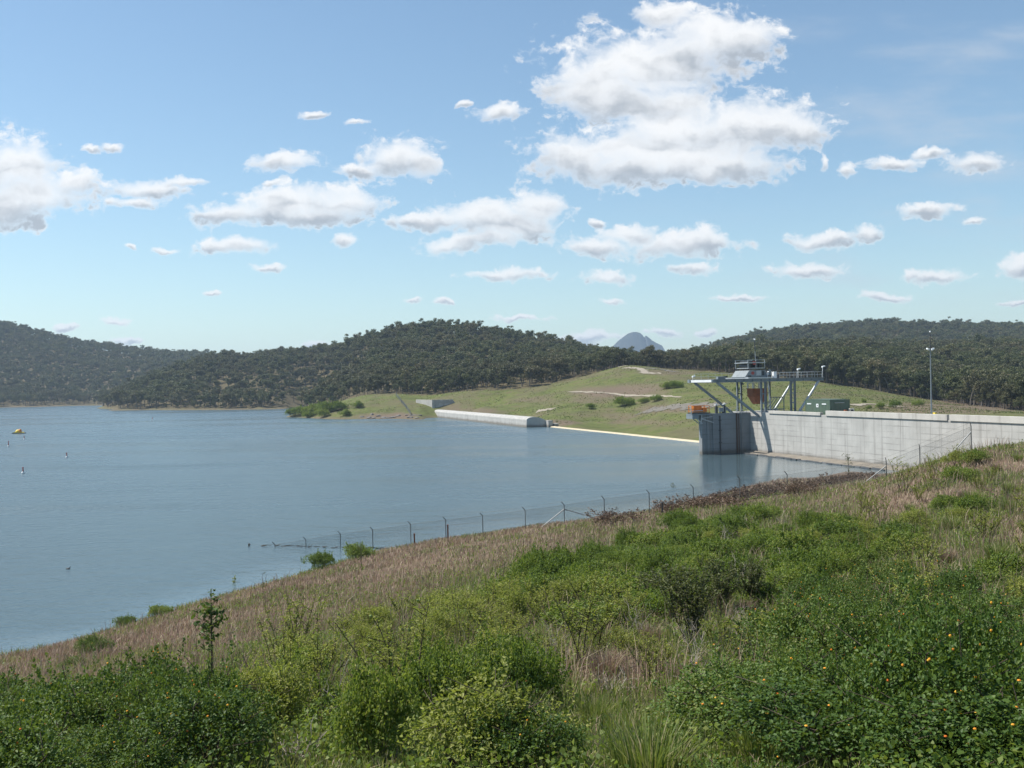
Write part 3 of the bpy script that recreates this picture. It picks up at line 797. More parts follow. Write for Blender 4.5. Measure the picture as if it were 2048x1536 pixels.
# railings
for name, y in (('near', YN + 0.02), ('far', YF)):
    q = MB()
    x0 = XL + 0.7 if name == 'far' else 4.6
    for x in np.arange(x0, XR, 1.5): q.tube((x, y, DT), (x, y, DT + 1.1), 0.03, n=5)
    for z in (0.55, 1.1): q.tube((x0, y, DT + z), (XR - 0.1, y, DT + z), 0.03, n=5)
    q.build('railing', MT['steel_pale'], gc)
q = MB()
for y in np.linspace(YN, YF, 6): q.tube((XR - 0.15, y, DT), (XR - 0.15, y, DT + 1.1), 0.03, n=5)
for z in (0.55, 1.1): q.tube((XR - 0.15, YN, DT + z), (XR - 0.15, YF, DT + z), 0.03, n=5)
q.build('railing', MT['steel_pale'], gc)
# trolley with the winch house
q = MB()
q.box(-2.1, 2.6, YN - 0.3, YF + 0.3, DT + 0.01, DT + 0.28); q.build('trolley_frame', MT['steel_pale'], gc)
q = MB()
q.prism([(-2.2, DT + 0.3), (2.6, DT + 0.3), (2.2, DT + 1.55), (-1.3, DT + 1.55)], -2.6, 2.8)
wh = q.build('winch_house', worn('weathered_grey_cladding', (0.25, 0.28, 0.295), 0.6, 0, 0.5, 1.2), gc, bevel=0.05)
q = MB(); q.box(0.2, 1.2, -2.65, -2.62, DT + 0.55, DT + 1.5); q.build('hatch', MT['steel_pale'], wh)
q = MB(); q.box(1.4, 1.9, -2.65, -2.62, DT + 0.6, DT + 1.4); q.build('louvre', MT['steel_dark'], wh)
for x, y in ((-1.9, YN), (2.4, YN), (-1.9, YF), (2.4, YF)):
    q = MB(); q.box(x - 0.35, x + 0.35, y - 0.14, y + 0.14, DT + 0.285, DT + 0.62); q.build('wheel_box', MT['steel_dark'], gc)
q = MB(); q.box(2.7, 3.0, -3.3, -2.9, DT - 0.015, DT + 1.5); q.box(2.62, 3.08, -3.38, -2.82, DT + 1.502, DT + 1.62); q.build('switch_box', MT['steel'], gc)
q = MB(); q.lathe([(0.32, 0), (0.32, 0.7), (0.2, 0.8)], (7.0, 1.2, DT - 0.01), 12); q.build('grease_drum', MT['steel_dark'], gc)
q = MB(); q.box(-4.2, -2.6, YF - 1.2, YF - 0.4, DT - 0.015, DT + 0.5); q.build('tool_chest', MT['steel'], gc)
q = MB(); q.lathe([(0.001, 0), (0.34, 0), (0.34, 0.02), (0.001, 0.02)], (0, 0, 0), 16)
for i_, v_ in enumerate(q.v): q.v[i_] = (v_[0] - 0.55, -2.64 + v_[2] * -1, DT + 1.05 + v_[1]*0.9)
q.build('emblem', MT['red'], wh)
q = MB(); q.box(-1.2, 2.1, -2.3, 2.5, DT + 1.92, DT + 2.05); q.box(-1.5, 2.3, -2.5, 2.7, DT + 2.95, DT + 3.1); 
for x in (-1.35, 0.3, 2.15):
    for y in (-2.35, 2.55): q.bar((x, y, DT + 1.9), (x, y, DT + 3.55), 0.09, 0.09)
q.bar((-1.45, -2.4, DT + 3.55), (2.25, -2.4, DT + 3.55), 0.07, 0.07); q.bar((-1.45, 2.6, DT + 3.55), (2.25, 2.6, DT + 3.55), 0.07, 0.07)
q.build('cage_frame', MT['steel_pale'], wh)
q = MB(); 
for x in (-0.7, 0.75, 1.6): q.tube((x, -1.8, DT + 2.45), (x, 1.8, DT + 2.45), 0.36, n=12)
q.box(-0.9, 1.7, -1.6, 1.6, DT + 3.12, DT + 3.4); q.build('winch_drum', MT['steel_dark'], wh)
q = MB(); q.box(-0.3, 0.25, -2.42, -2.3, DT + 2.6, DT + 3.3); q.build('sign', MT['red'], wh)
q = MB(); q.tube((1.55, 0, DT + 1.9), (1.5, 0, DT + 5.2), 0.06, 0.05, 8); q.build('mast', MT['steel_pale'], gc)
q = MB(); q.tube((1.5, 0, DT + 5.2), (1.45, 0, DT + 7.4), 0.09, 0.07, 8); q.build('mast_tip', MT['steel_dark'], gc)
q = MB(); q.ball((1.45, 0, DT + 7.5), 0.16); q.build('beacon', MT['lampglass'], gc, smooth=True)
q = MB(); q.lathe([(0.4, 0), (0.4, 1.05), (0.46, 1.1), (0.46, 1.2), (0.1, 1.35)], (4.4, 0.4, DT + 0.05)); q.box(3.1, 3.9, -0.5, 0.6, DT + 0.02, DT + 1.0); q.box(5.3, 5.9, -0.3, 0.5, DT + 0.02, DT + 1.3)
q.build('control_cabinet', MT['white'], gc)
q = MB()
hp = [(2.5 + 0.9*(1 - cos(a)), -2.0, DT + 0.35 + 1.3*sin(a)) for a in np.linspace(0.3, 2.4, 7)][::-1]
q.poly(hp, [0.09]*7, 6); q.build('hose', MT['steel_dark'], gc)
for (x, y, hh) in ((8.6, YN + 0.2, 1.5), (13.9, YN + 0.1, 1.9), (-9.0, YF, 0.5)):
    q = MB(); q.tube((x, y, DT - 0.02), (x, y, DT + hh), 0.05, n=6); q.prism([(x - 0.1, DT + hh - 0.02), (x + 0.45, DT + hh + 0.16), (x + 0.45, DT + hh + 0.34), (x - 0.1, DT + hh + 0.22)], y - 0.22, y + 0.22)
    q.build('floodlight', MT['lampglass'], gc)
q = MB(); q.tube((-3.3, YN - 0.02, DB - 0.003), (-3.3, YN - 0.02, DB - 0.2), 0.06, n=6); q.lathe([(0.1, -0.5), (0.3, -0.42), (0.12, -0.2)], (-3.3, YN - 0.02, DB)); q.build('lamp', MT['steel_dark'], gc)

sk = thing('hanging_grab', 'rusty brown steel grab hanging under the gantry crane', 'grab', dam(2.3, 1.0, CREST + 1.5), DAM_RZ)
q = MB()
vs8 = [(-1.5,-1.2,3.0),(1.5,-1.2,3.0),(1.5,1.2,3.0),(-1.5,1.2,3.0),(-1.4,-1.2,1.5),(1.45,-1.2,1.5),(1.45,1.2,1.5),(-1.4,1.2,1.5),(-0.55,-0.8,0.0),(0.75,-0.8,0.0),(0.75,0.8,0.0),(-0.55,0.8,0.0)]
q.add(vs8, [(0,1,2,3),(4,5,1,0),(5,6,2,1),(6,7,3,2),(7,4,0,3),(8,9,5,4),(9,10,6,5),(10,11,7,6),(11,8,4,7),(11,10,9,8)])
for z in (1.52, 2.2, 2.9): q.box(-1.56, 1.56, -1.26, -1.205, z, z + 0.12); q.box(-1.56, -1.505, -1.26, 1.26, z, z + 0.12)
for x in (-1.5, -0.5, 0.5, 1.44): q.box(x, x + 0.1, -1.25, -1.205, 1.6, 2.9)
q.build('bucket', MT['rust'], sk)
q = MB()
for x in (-1.4, -0.1, 1.3):
    for y in (-1.0, 1.0): q.bar((x, y, 3.0), (x, y, 4.05), 0.22, 0.22)
q.box(-1.5, 1.5, -1.1, 1.1, 4.05, 4.2)
q.build('hanger', MT['white'], sk)
for x in (-0.8, 0.8):
    q = MB(); q.tube((x, 0, 4.2), (x, 0, 4.98), 0.04, n=6); q.build('cable', MT['steel_dark'], sk)

st = thing('inclined_rack', 'sloping rack of pale yellow steel bars standing under the gantry', 'rack', dam(3.2, 0.5, CREST), DAM_RZ)
MT['cream'] = worn('cream_paint', (0.62, 0.58, 0.36), 0.6)
for i_ in range(5):
    q = MB(); q.bar((0.0 + i_*0.62, -0.4, 0.35), (1.9 + i_*0.62, -0.4, 2.75), 0.16, 0.2); q.build('bar', MT['cream'], st)
q = MB(); q.bar((-0.2, -0.2, 0.4), (4.58, -0.2, 0.4), 0.16, 0.2); q.bar((1.7, -0.2, 2.7), (4.7, -0.2, 2.7), 0.16, 0.2)
for x in (0.1, 2.6): q.bar((x, -0.2, 0), (x, -0.2, 0.42), 0.16, 0.16)
q.bar((4.5, -0.2, 0.0), (4.5, -0.2, 2.7), 0.14, 0.14)
q.build('support_frame', MT['steel'], st)

# ------------------------------------------------------------------ green cabin on the crest
def px_of(v): 
    a = to_px(v.x, v.y, v.z); return float(a[0]), float(a[1])
cb = thing('equipment_cabin', 'olive green steel equipment cabin on the dam crest behind the parapet', 'cabin', dam(0.75, -26.1, CREST), DAM_RZ)
W_, L_, H_ = 3.8, 7.4, 2.5
q = MB(); q.box(0, W_, 0, L_, 0.0, H_)
for y in np.arange(0.4, L_ - 0.3, 0.45): q.box(-0.03, -0.002, y, y + 0.22, 0.25, H_ - 0.2)
for x in np.arange(0.35, W_ - 0.4, 0.45): q.box(x, x + 0.22, -0.03, -0.002, 0.25, H_ - 0.2)
bd = q.build('body', MT['green'], cb)
q = MB()
for x, y in ((0, 0), (W_, 0), (0, L_), (W_, L_)): q.box(x - 0.06, x + 0.06, y - 0.06, y + 0.06, -0.5 if (x, y) == (0, 0) else 0, H_ + 0.03)
q.box(-0.05, W_ + 0.05, -0.05, L_ + 0.05, H_ + 0.031, H_ + 0.1); q.build('corner_frame', MT['green'], cb)
for y0 in (1.0, 5.6):
    q = MB(); q.box(-0.08, -0.031, y0, y0 + 1.25, 1.72, 1.92); q.build('vent', MT['white'], cb)
q = MB(); q.box(-0.06, -0.031, 3.35, 4.05, 1.25, 1.85); sg = q.build('sign', MT['white'], cb)
q = MB(); q.box(-0.066, -0.061, 3.58, 3.82, 1.42, 1.66); q.build('emblem', MT['steel_dark'], sg)
q = MB(); q.box(1.2, 2.0, -0.05, -0.031, 0.1, 2.0); q.build('door', MT['green'], cb)
q = MB(); q.box(0.9, 2.6, -0.4, -0.031, 1.98, 2.05); q.build('awning', MT['steel_pale'], cb)
ac = thing('air_conditioner', 'pale boxy air conditioning unit beside the green cabin', 'air conditioner', dam(4.05, -27.0, CREST + 0.0), DAM_RZ)
q = MB(); q.box(0, 0.85, 0, 0.5, 0.08, 1.05); q.build('casing', worn('beige_casing', (0.55, 0.52, 0.44), 0.5), ac, bevel=0.02)
q = MB()
for i_ in range(4): q.lathe([(0.3 - 0.07*i_, 0), (0.3 - 0.07*i_, 0.02), (0.27 - 0.07*i_, 0.02), (0.27 - 0.07*i_, 0)], (0, 0, 0), 14)
for i_, v_ in enumerate(q.v): q.v[i_] = (v_[0] + 0.42, -0.003 - v_[2], v_[1] + 0.56)
q.build('fan_grille', MT['steel_dark'], ac)
for x in (0.05, 0.7):
    q = MB(); q.box(x, x + 0.1, 0.0, 0.5, 0, 0.08); q.build('foot', MT['steel_dark'], ac)
rp = thing('steel_plates', 'low stack of rusty red steel plates beside the green cabin', 'plates', dam(1.6, -28.0, CREST), DAM_RZ)
q = MB(); q.box(0, 2.2, 0, 0.7, 0.0, 0.25); q.box(0.2, 2.0, 0.05, 0.75, 0.252, 0.5); q.box(0.9, 1.3, 0.1, 0.5, 0.502, 0.85); q.build('plate', MT['rust'], rp)

# ------------------------------------------------------------------ light mast on the crest
best = min(np.linspace(-70, -30, 400), key=lambda y: abs(px_of(dam(0.9, y, CREST))[0] - 1863))
lm = thing('light_mast', 'tall thin grey light mast with twin floodlights on the dam crest', 'light mast', dam(0.9, best, CREST), DAM_RZ)
q = MB(); q.tube((0, 0, 0), (0, 0, 10.3), 0.11, 0.075, 10); q.box(-0.22, 0.22, -0.22, 0.22, 0, 0.06); q.build('pole', MT['steel'], lm, smooth=True)
q = MB(); q.tube((0, 0, 10.3), (0, 0, 12.6), 0.055, 0.045, 8); q.tube((0, 0, 10.4), (0, 0, 10.7), 0.12, n=8); q.build('mast_tip', MT['steel_dark'], lm)
q = MB(); q.ball((0, 0, 12.7), 0.12); q.build('beacon', MT['lampglass'], lm, smooth=True)
for s in (-1, 1):
    q = MB(); q.bar((0, 0, 10.2), (s*0.35, 0, 10.2), 0.05, 0.05)
    q.prism([(s*0.28, 10.0), (s*0.3, 10.26), (s*0.58, 10.34), (s*0.6, 10.15)][::s], -0.16, 0.16); q.build('floodlight', MT['lampglass'], lm)
mk = thing('marker_box', 'small yellow box at the foot of the light mast', 'box', dam(0.75, best - 0.9, CREST), DAM_RZ)
q = MB(); q.box(-0.15, 0.15, -0.25, 0.25, 0, 1.0); q.build('casing', MT['yellow'], mk, bevel=0.02)
q = MB(); q.box(-0.17, 0.17, -0.27, 0.27, 1.002, 1.06); q.build('lid', MT['steel'], mk)

# floating boom of debris along the wall foot
q = MB(); y = -3.0; rr = random.Random(3)
while y > -46:
    l = rr.uniform(0.7, 2.6); x = -2.6 + rr.uniform(-0.25, 0.25) - 0.012*(-y)
    q.tube((x, y, 0.02), (x + rr.uniform(-.3, .3), y - l, 0.03), rr.uniform(0.12, 0.28), rr.uniform(0.1, 0.22), 6)
    if rr.random() < 0.3: q.box(x - 0.3, x + 0.3, y - 0.8, y - 0.1, -0.05, 0.1)
    y -= l * rr.uniform(0.75, 1.05)
bo = q.build('floating_boom', MT['steel_dark'], None)
tag(bo, 'dark line of floating logs and debris along the dam foot', 'debris boom')
bo.location = P0; bo.rotation_euler = (0, 0, DAM_RZ)

# ------------------------------------------------------------------ spillway weir
sw = thing('spillway_weir', 'long low concrete spillway weir with a raised rounded crest section', 'weir', P0, DAM_RZ)
prof = [(-0.2, -5), (0.0, 2.35)] + [(2.3 - 2.3*cos(a), 2.35 + 0.95*sin(a)) for a in np.linspace(0.15, pi/2, 7)] + [(3.6, 3.22), (5.0, 2.85), (6.5, 2.1), (8.5, 0.8), (11.0, -0.8), (12.5, -2.5), (12.5, -5)]
q = MB(); q.prism(prof, 144, 286); rc = q.build('raised_crest', MT['concrete_weir'], sw)
q = MB(); q.prism([(6.6, -4), (6.9, -0.1)] + [(8.2 - 1.3*cos(a), -0.1 + 0.38*sin(a)) for a in np.linspace(0.2, pi/2, 5)] + [(9.5, 0.12), (11.5, -0.9), (13, -2.5), (13, -4)], 7.6, 143.99)
q.build('low_crest', worn('wet_sandy_concrete', (0.56, 0.48, 0.33), 0.8, 0, 0.3, 0.4), sw)
for (x, z) in ((7.4, 2.15), (9.4, 1.1), (11.4, 0.05)):
    q = MB(); q.box(x - 0.9, x + 0.5, 141.5, 143.98, -3, z - 0.18); q.build('step', MT['concrete'], sw)
    q = MB(); q.box(x - 0.95, x + 0.55, 141.4, 143.97, z - 0.178, z); q.build('step_cap', MT['concrete_pale'], sw)
ab = thing('abutment_wall', 'pale concrete abutment wall stepping down to the spillway weir', 'retaining wall', dam(0, 286.1, 0), DAM_RZ)
q = MB(); q.prism([(0, -3), (0, 7.6), (9.5, 7.6), (14.5, 0.5), (14.5, -3)], 0, 1.2); q.build('end_wall', MT['concrete_weir'], ab)
q = MB(); 
q.add([(0.4,1.2,-3),(0.4,1.2,7.55),(-4.2,15.5,7.7),(-4.2,15.5,5.6),(-1.8,8.0,4.8),(1.2,1.2,-3),(1.2,1.2,7.55),(-3.4,15.5,7.7),(-3.4,15.5,5.6),(-1.0,8.0,4.8)],
      [(0,1,2,3,4),(9,8,7,6,5),(1,6,7,2),(2,7,8,3),(3,8,9,4),(4,9,5,0)])
q.build('wing_wall', MT['concrete_weir'], ab)
# ------------------------------------------------------------------ foliage builders
def H1(x, y): return float(height(np.array([x]), np.array([y]))[0])
def unit(v): return v / np.maximum(np.linalg.norm(v, axis=-1, keepdims=True), 1e-9)
def leaf_geo(p, d, n, L, W, fold=0.15, six=True):
    """folded leaves: base p, direction d, face normal n, length L, half width W"""
    d = unit(d); s = unit(np.cross(d, n)); n = np.cross(s, d)
    L = np.asarray(L)[:, None]; W = np.asarray(W)[:, None]
    up = n * fold * L
    k = len(p)
    if six:
        V = np.stack([p, p + d*L*.3 + s*W + up, p + d*L*.68 + s*W*.8 + up*.8, p + d*L - up*0.6, p + d*L*.68 - s*W*.8 + up*.8, p + d*L*.3 - s*W + up], 1).reshape(-1, 3)
        i = np.arange(k)[:, None]*6
        return V, np.concatenate([i + np.array([[0, 1, 2, 3]]), i + np.array([[0, 3, 4, 5]])])
    V = np.stack([p, p + d*L*.5 + s*W + up, p + d*L, p + d*L*.5 - s*W + up], 1).reshape(-1, 3)
    i = np.arange(k)[:, None]*4
    return V, i + np.array([[0, 1, 2, 3]])
def rdir(r, k, up=0.0):
    v = unit(r.normal(size=(k, 3))); v[:, 2] += up
    return unit(v)
def balls(centers, rad, mb):
    for c, r in zip(centers, rad): mb.ball(tuple(c), r, 6)

MT['gum'] = leafy('gum_leaves', [(0.0, (0.040, 0.054, 0.021)), (0.45, (0.088, 0.103, 0.038)), (0.75, (0.125, 0.132, 0.054)), (0.88, (0.15, 0.118, 0.062)), (1.0, (0.20, 0.145, 0.085))], trans=0.2, obj_var=0.6, big=0.022, big_col=(0.085, 0.068, 0.042), tint=(0.12, 0.14, 0.04))
MT['lantana'] = leafy('lantana_leaves', [(0.0, (0.025, 0.055, 0.010)), (0.5, (0.064, 0.122, 0.019)), (0.82, (0.125, 0.182, 0.036)), (1.0, (0.24, 0.24, 0.085))], trans=0.28, obj_var=0.4)
MT['shrub'] = leafy('shrub_leaves', [(0.0, (0.040, 0.078, 0.013)), (0.5, (0.105, 0.165, 0.026)), (0.8, (0.19, 0.24, 0.046)), (1.0, (0.32, 0.30, 0.10))], trans=0.4, obj_var=0.4)
MT['weed'] = leafy('weed_leaves', [(0.0, (0.12, 0.15, 0.03)), (0.5, (0.235, 0.265, 0.055)), (1.0, (0.40, 0.39, 0.12))], trans=0.4)
MT['olive'] = leafy('olive_leaves', [(0.0, (0.060, 0.075, 0.030)), (0.6, (0.11, 0.125, 0.050)), (1.0, (0.17, 0.17, 0.08))], trans=0.25)
MT['brownleaf'] = leafy('withered_leaves', [(0.0, (0.07, 0.045, 0.03)), (0.6, (0.13, 0.085, 0.055)), (1.0, (0.20, 0.14, 0.09))], trans=0.15, tint=(0.2, 0.13, 0.08))
MT['drygrass'] = leafy('dry_grass_blades', [(0.0, (0.15, 0.095, 0.070)), (0.35, (0.27, 0.18, 0.135)), (0.62, (0.40, 0.30, 0.22)), (0.74, (0.52, 0.43, 0.31)), (0.88, (0.24, 0.21, 0.10)), (1.0, (0.14, 0.17, 0.06))], trans=0.25, obj_var=0.0, tint=(0.34, 0.23, 0.165))
MT['greengrass'] = leafy('green_grass_blades', [(0.0, (0.07, 0.11, 0.025)), (0.45, (0.14, 0.19, 0.045)), (0.75, (0.22, 0.24, 0.08)), (1.0, (0.42, 0.35, 0.22))], trans=0.35, obj_var=0.0)
MT['blossom'] = leafy('lantana_blossom', [(0.0, (0.70, 0.16, 0.03)), (0.4, (0.85, 0.36, 0.03)), (1.0, (0.85, 0.58, 0.08))], trans=0.2, obj_var=0.0)
MT['pod'] = leafy('green_seed_pods', [(0.0, (0.20, 0.27, 0.07)), (1.0, (0.36, 0.40, 0.14))], trans=0.2)

# ------------------------------------------------------------------ gravel tracks on the far grass
def track(name, label, pix, width, mat):
    P3 = [ground(px, py, 250) for px, py in pix]
    V, fs = [], []
    dense = []
    for i in range(len(P3) - 1):
        for s in np.linspace(0, 1, 10, endpoint=False): dense.append(P3[i].lerp(P3[i+1], s))
    dense.append(P3[-1])
    for i, p in enumerate(dense):
        d = dense[min(i+1, len(dense)-1)] - dense[max(i-1, 0)]; d.z = 0; d.normalize()
        sd_ = Vector((-d.y, d.x, 0)) * width/2 * (0.35 + 0.9*rng.random())
        for s in (-1, -0.33, 0.33, 1):
            q = p + sd_*s; V.append((q.x, q.y, H1(q.x, q.y) + 0.12))
    for i in range(len(dense) - 1):
        for j in range(3): fs.append((i*4+j, i*4+j+1, i*4+4+j+1, i*4+4+j))
    o = mesh_np(name, V, [np.array(fs)], mat); return tag(o, label, kind='structure')
gravel = worn('pale_gravel', (0.33, 0.29, 0.225), 0.95, 0, 0.5, 0.6, (0.25, 0.2, 0.15), 0.4)
gravel2 = worn('grey_gravel', (0.165, 0.15, 0.125), 0.95, 0, 0.5, 0.4, (0.2, 0.16, 0.12), 0.5)
track('gravel_track', 'pale gravel track over the top of the grassy hill', [(1214, 735), (1250, 736), (1278, 737), (1288, 742), (1290, 747), (1322, 747)], 5, gravel)
track('gravel_track', 'grey gravel loop beside the pale track on the grassy hill', [(1290, 737), (1320, 738), (1350, 744)], 5, gravel2)
track('gravel_track', 'thin pale track across the middle of the grassy hill', [(1136, 784), (1180, 785), (1230, 788), (1300, 792), (1362, 795)], 2.5, gravel)
track('gravel_track', 'grey gravel yard below the grassy hill', [(1290, 822), (1330, 816), (1380, 813), (1440, 811)], 9, gravel2)
track('gravel_track', 'pale track on the flat behind the dam crest', [(1706, 811), (1740, 808), (1775, 811), (1800, 814)], 4, gravel)
track('concrete_apron', 'small pale concrete apron beside the spillway', [(1074, 823), (1092, 820), (1108, 818)], 5, gravel)

# ------------------------------------------------------------------ gum trees
def gum_tree(seed):
    r = np.random.default_rng(seed); mb = MB()
    h = 10.5; lean = r.normal(size=2)*0.7
    tr = [Vector((lean[0]*s*s, lean[1]*s*s, h*0.62*s)) for s in (0, .3, .6, 1.0)]
    mb.poly([tuple(q) for q in tr], [0.26, 0.21, 0.17, 0.12], 6)
    cl = []
    low = 0.12 if seed % 2 else 0.4
    for i in range(r.integers(9, 13)):
        a = r.uniform(0, 2*pi); s = r.uniform(low, 1.0); b0 = tr[-1].lerp(tr[1], 1 - s)
        e = b0 + Vector((cos(a)*r.uniform(1.0, 2.9), sin(a)*r.uniform(1.0, 2.9), r.uniform(0.8, 3.8)))
        mid = b0.lerp(e, 0.5) + Vector((0, 0, -0.2))
        mb.poly([tuple(b0), tuple(mid), tuple(e)], [0.06, 0.045, 0.025], 5)
        cl.append((np.array(e), r.uniform(0.8, 1.55)))
        if r.random() < 0.6: cl.append((np.array(e) + r.normal(size=3)*[0.9, 0.9, 0.6], r.uniform(0.6, 1.1)))
    ps, ns = [], []
    for c, rad in cl:
        k = int(120*rad)
        v = unit(r.normal(size=(k, 3))) * (r.random((k, 1))**0.45) * rad * np.array([1.15, 1.15, 0.75])
        ps.append(c + v); ns.append(unit(v + np.array([0, 0, 0.5])))
    p = np.concatenate(ps); n = np.concatenate(ns)
    d = unit(rdir(r, len(p), -0.1)); n = unit(n + 0.8*r.normal(size=n.shape))
    L = r.uniform(0.26, 0.58, len(p)); V, Q = leaf_geo(p, d, n, L, L*0.42, 0.12, six=False)
    return mb, V, Q
TREES = []
for sd_ in range(6):
    mb, V, Q = gum_tree(100 + sd_)
    me_c = mesh_np('crown', V, [Q], MT['gum'], link=False)
    me_t = bpy.data.meshes.new('trunk'); me_t.from_pydata(mb.v, [], mb.f); me_t.update(); me_t.materials.append(MT['bark'])
    TREES.append((me_t, me_c))
cand = []
for sp, d0_, d1_ in ((5.4, 300, 720), (6.4, 720, 1020), (8.4, 1020, 1750)):
    gx, gy = np.meshgrid(np.arange(-1000, 1000, sp), np.arange(280, 1760, sp))
    x = gx.ravel() + rng.uniform(-.5, .5, gx.size)*sp*0.95; y = gy.ravel() + rng.uniform(-.5, .5, gx.size)*sp*0.95
    D = np.hypot(x, y); kk = (D >= d0_) & (D < d1_) & (np.abs(x/np.maximum(y, 1)) < 0.56)
    cand.append(np.stack([x[kk], y[kk]], 1))
cand = np.concatenate(cand); n_tall = len(cand)
gx, gy = np.meshgrid(np.arange(-420, 320, 4.5), np.arange(300, 900, 4.5))
x = gx.ravel() + rng.uniform(-2, 2, gx.size); y = gy.ravel() + rng.uniform(-2, 2, gx.size)
kk = (np.hypot(x, y) > treeline(x, y) + 1) & (np.hypot(x, y) < treeline(x, y) + 30) & (np.abs(x/y) < 0.54)
cand = np.concatenate([cand, np.stack([x[kk], y[kk]], 1)]); small = np.arange(len(cand)) >= n_tall
z = height(cand[:, 0], cand[:, 1]); D = np.hypot(cand[:, 0], cand[:, 1])
tl = treeline(cand[:, 0], cand[:, 1])
px_, py_ = to_px(cand[:, 0], cand[:, 1], z)
open_ = fbm(cand[:, 0], cand[:, 1], 38, 77)
keep = (D > tl + 3) & (z > 0.9)
# thinner on the dry slopes of the central hill, thick in the gullies
thin = np.clip((open_ - 0.40)*4, 0, 0.55) * ((px_ > 380) & (px_ < 1150) & (D < 900))
keep &= rng.random(len(cand)) > thin
cand, z, D, px_, py_, small = cand[keep], z[keep], D[keep], px_[keep], py_[keep], small[keep]
scl = rng.uniform(0.55, 1.2, len(cand)) * np.where(rng.random(len(cand)) < 0.08, 1.2, 1.0) * (0.9 + 0.5*fbm(cand[:, 0], cand[:, 1], 90, 5)) * np.where(D > 1020, 1.0, np.where(D < 720, 0.86, 0.9)) * np.where((px_ > 1150) & (px_ < 1430), 0.82, 1.0)
scl = np.where(small, rng.uniform(0.25, 0.5, len(cand)), scl)
vis = np.ones(len(cand), bool)
top_ang = (z + 10*scl - EYE)/cand[:, 1]
for f_ in np.linspace(0.35, 0.985, 50):
    hh = height(cand[:, 0]*f_, cand[:, 1]*f_)
    vis &= top_ang > (hh + 1.5 - EYE)/(cand[:, 1]*f_)
cand, z, D, px_, py_, scl = cand[vis], z[vis], D[vis], px_[vis], py_[vis], scl[vis]
inview = (px_ > 5) & (px_ < 2043)
order = np.argsort(np.where(inview, D/scl, 1e9))
single = np.zeros(len(cand), bool); single[order[:285]] = True
def tree_label(px, D):
    if px < 205: return 'grey-green gum tree in the woods along the far left shore', 'gum trees on the far left shore'
    if px < 700: return 'gum tree among the woods above the waterline of the wooded headland', 'gum trees on the headland shore'
    if px < 1190: return 'gum tree at the foot of the central wooded hill above the grass', 'gum trees at the foot of the central hill'
    if px < 1420: return 'gum tree in the woods lining the top of the grassy hill', 'gum trees along the top of the grassy hill'
    return 'gum tree at the near edge of the woods right of the gantry crane', 'gum trees at the edge of the right-hand woods'
proto = {}
for i in np.nonzero(single)[0]:
    kd = int(rng.integers(0, 6))
    lab, grp = tree_label(px_[i], D[i])
    if kd not in proto:
        o = thing('gum_tree', lab, 'tree', group=grp)
        for nm, me in zip(('trunk', 'crown'), TREES[kd]):
            ch = bpy.data.objects.new(nm, me); C.objects.link(ch); ch.parent = o
            KIDS.setdefault(o.name, []).append(ch)
        proto[kd] = o
    else:
        o = copy_tree(proto[kd]); o['label'] = lab; o['group'] = grp
    o.location = (cand[i, 0], cand[i, 1], z[i] - 0.15); o.rotation_euler = (0, 0, rng.uniform(0, 6.28)); s = scl[i]; o.scale = (s*rng.uniform(.9, 1.15), s*rng.uniform(.9, 1.15), s)
rest = ~single
me = bpy.data.meshes.new('forest')
nr_ = int(rest.sum()); me.vertices.add(nr_)
me.vertices.foreach_set('co', np.stack([cand[rest, 0], cand[rest, 1], z[rest] - 0.15], 1).astype(np.float32).ravel())
for nm, ty, av in (('scl', 'FLOAT', scl[rest]), ('rot', 'FLOAT', rng.uniform(0, 6.28, nr_)), ('pick', 'INT', rng.integers(0, 6, nr_))):
    a_ = me.attributes.new(nm, ty, 'POINT'); a_.data.foreach_set('value', av.astype(np.float32 if ty == 'FLOAT' else np.int32))
fo = bpy.data.objects.new('forest', me); C.objects.link(fo)
tag(fo, 'gum woodland covering the hills beyond the reservoir', 'woodland', kind='stuff')
ng = bpy.data.node_groups.new('forest_trees', 'GeometryNodeTree')
ng.interface.new_socket('Geometry', in_out='INPUT', socket_type='NodeSocketGeometry'); ng.interface.new_socket('Geometry', in_out='OUTPUT', socket_type='NodeSocketGeometry')
N_ = ng.nodes; L_k = ng.links
gi = N_.new('NodeGroupInput'); go = N_.new('NodeGroupOutput'); iop = N_.new('GeometryNodeInstanceOnPoints'); outer = N_.new('GeometryNodeJoinGeometry')
for kd, o in proto.items():
    j = N_.new('GeometryNodeJoinGeometry')
    for ch in KIDS[o.name]:
        oi = N_.new('GeometryNodeObjectInfo'); oi.inputs['Object'].default_value = ch; oi.transform_space = 'ORIGINAL'
        L_k.new(oi.outputs['Geometry'], j.inputs[0])
    g2 = N_.new('GeometryNodeGeometryToInstance'); L_k.new(j.outputs[0], g2.inputs[0]); L_k.new(g2.outputs[0], outer.inputs[0])
def named(n, ty):
    a_ = N_.new('GeometryNodeInputNamedAttribute'); a_.data_type = ty; a_.inputs['Name'].default_value = n
    return [q for q in a_.outputs if q.enabled][0]
L_k.new(gi.outputs[0], iop.inputs['Points']); L_k.new(outer.outputs[0], iop.inputs['Instance'])
iop.inputs['Pick Instance'].default_value = True
L_k.new(named('pick', 'INT'), iop.inputs['Instance Index'])
cmb = N_.new('ShaderNodeCombineXYZ'); L_k.new(named('rot', 'FLOAT'), cmb.inputs[2])
L_k.new(cmb.outputs[0], iop.inputs['Rotation']); L_k.new(named('scl', 'FLOAT'), iop.inputs['Scale'])
L_k.new(iop.outputs[0], go.inputs[0])
md = fo.modifiers.new('trees', 'NODES'); md.node_group = ng
print('trees', len(cand), 'single', int(single.sum()))
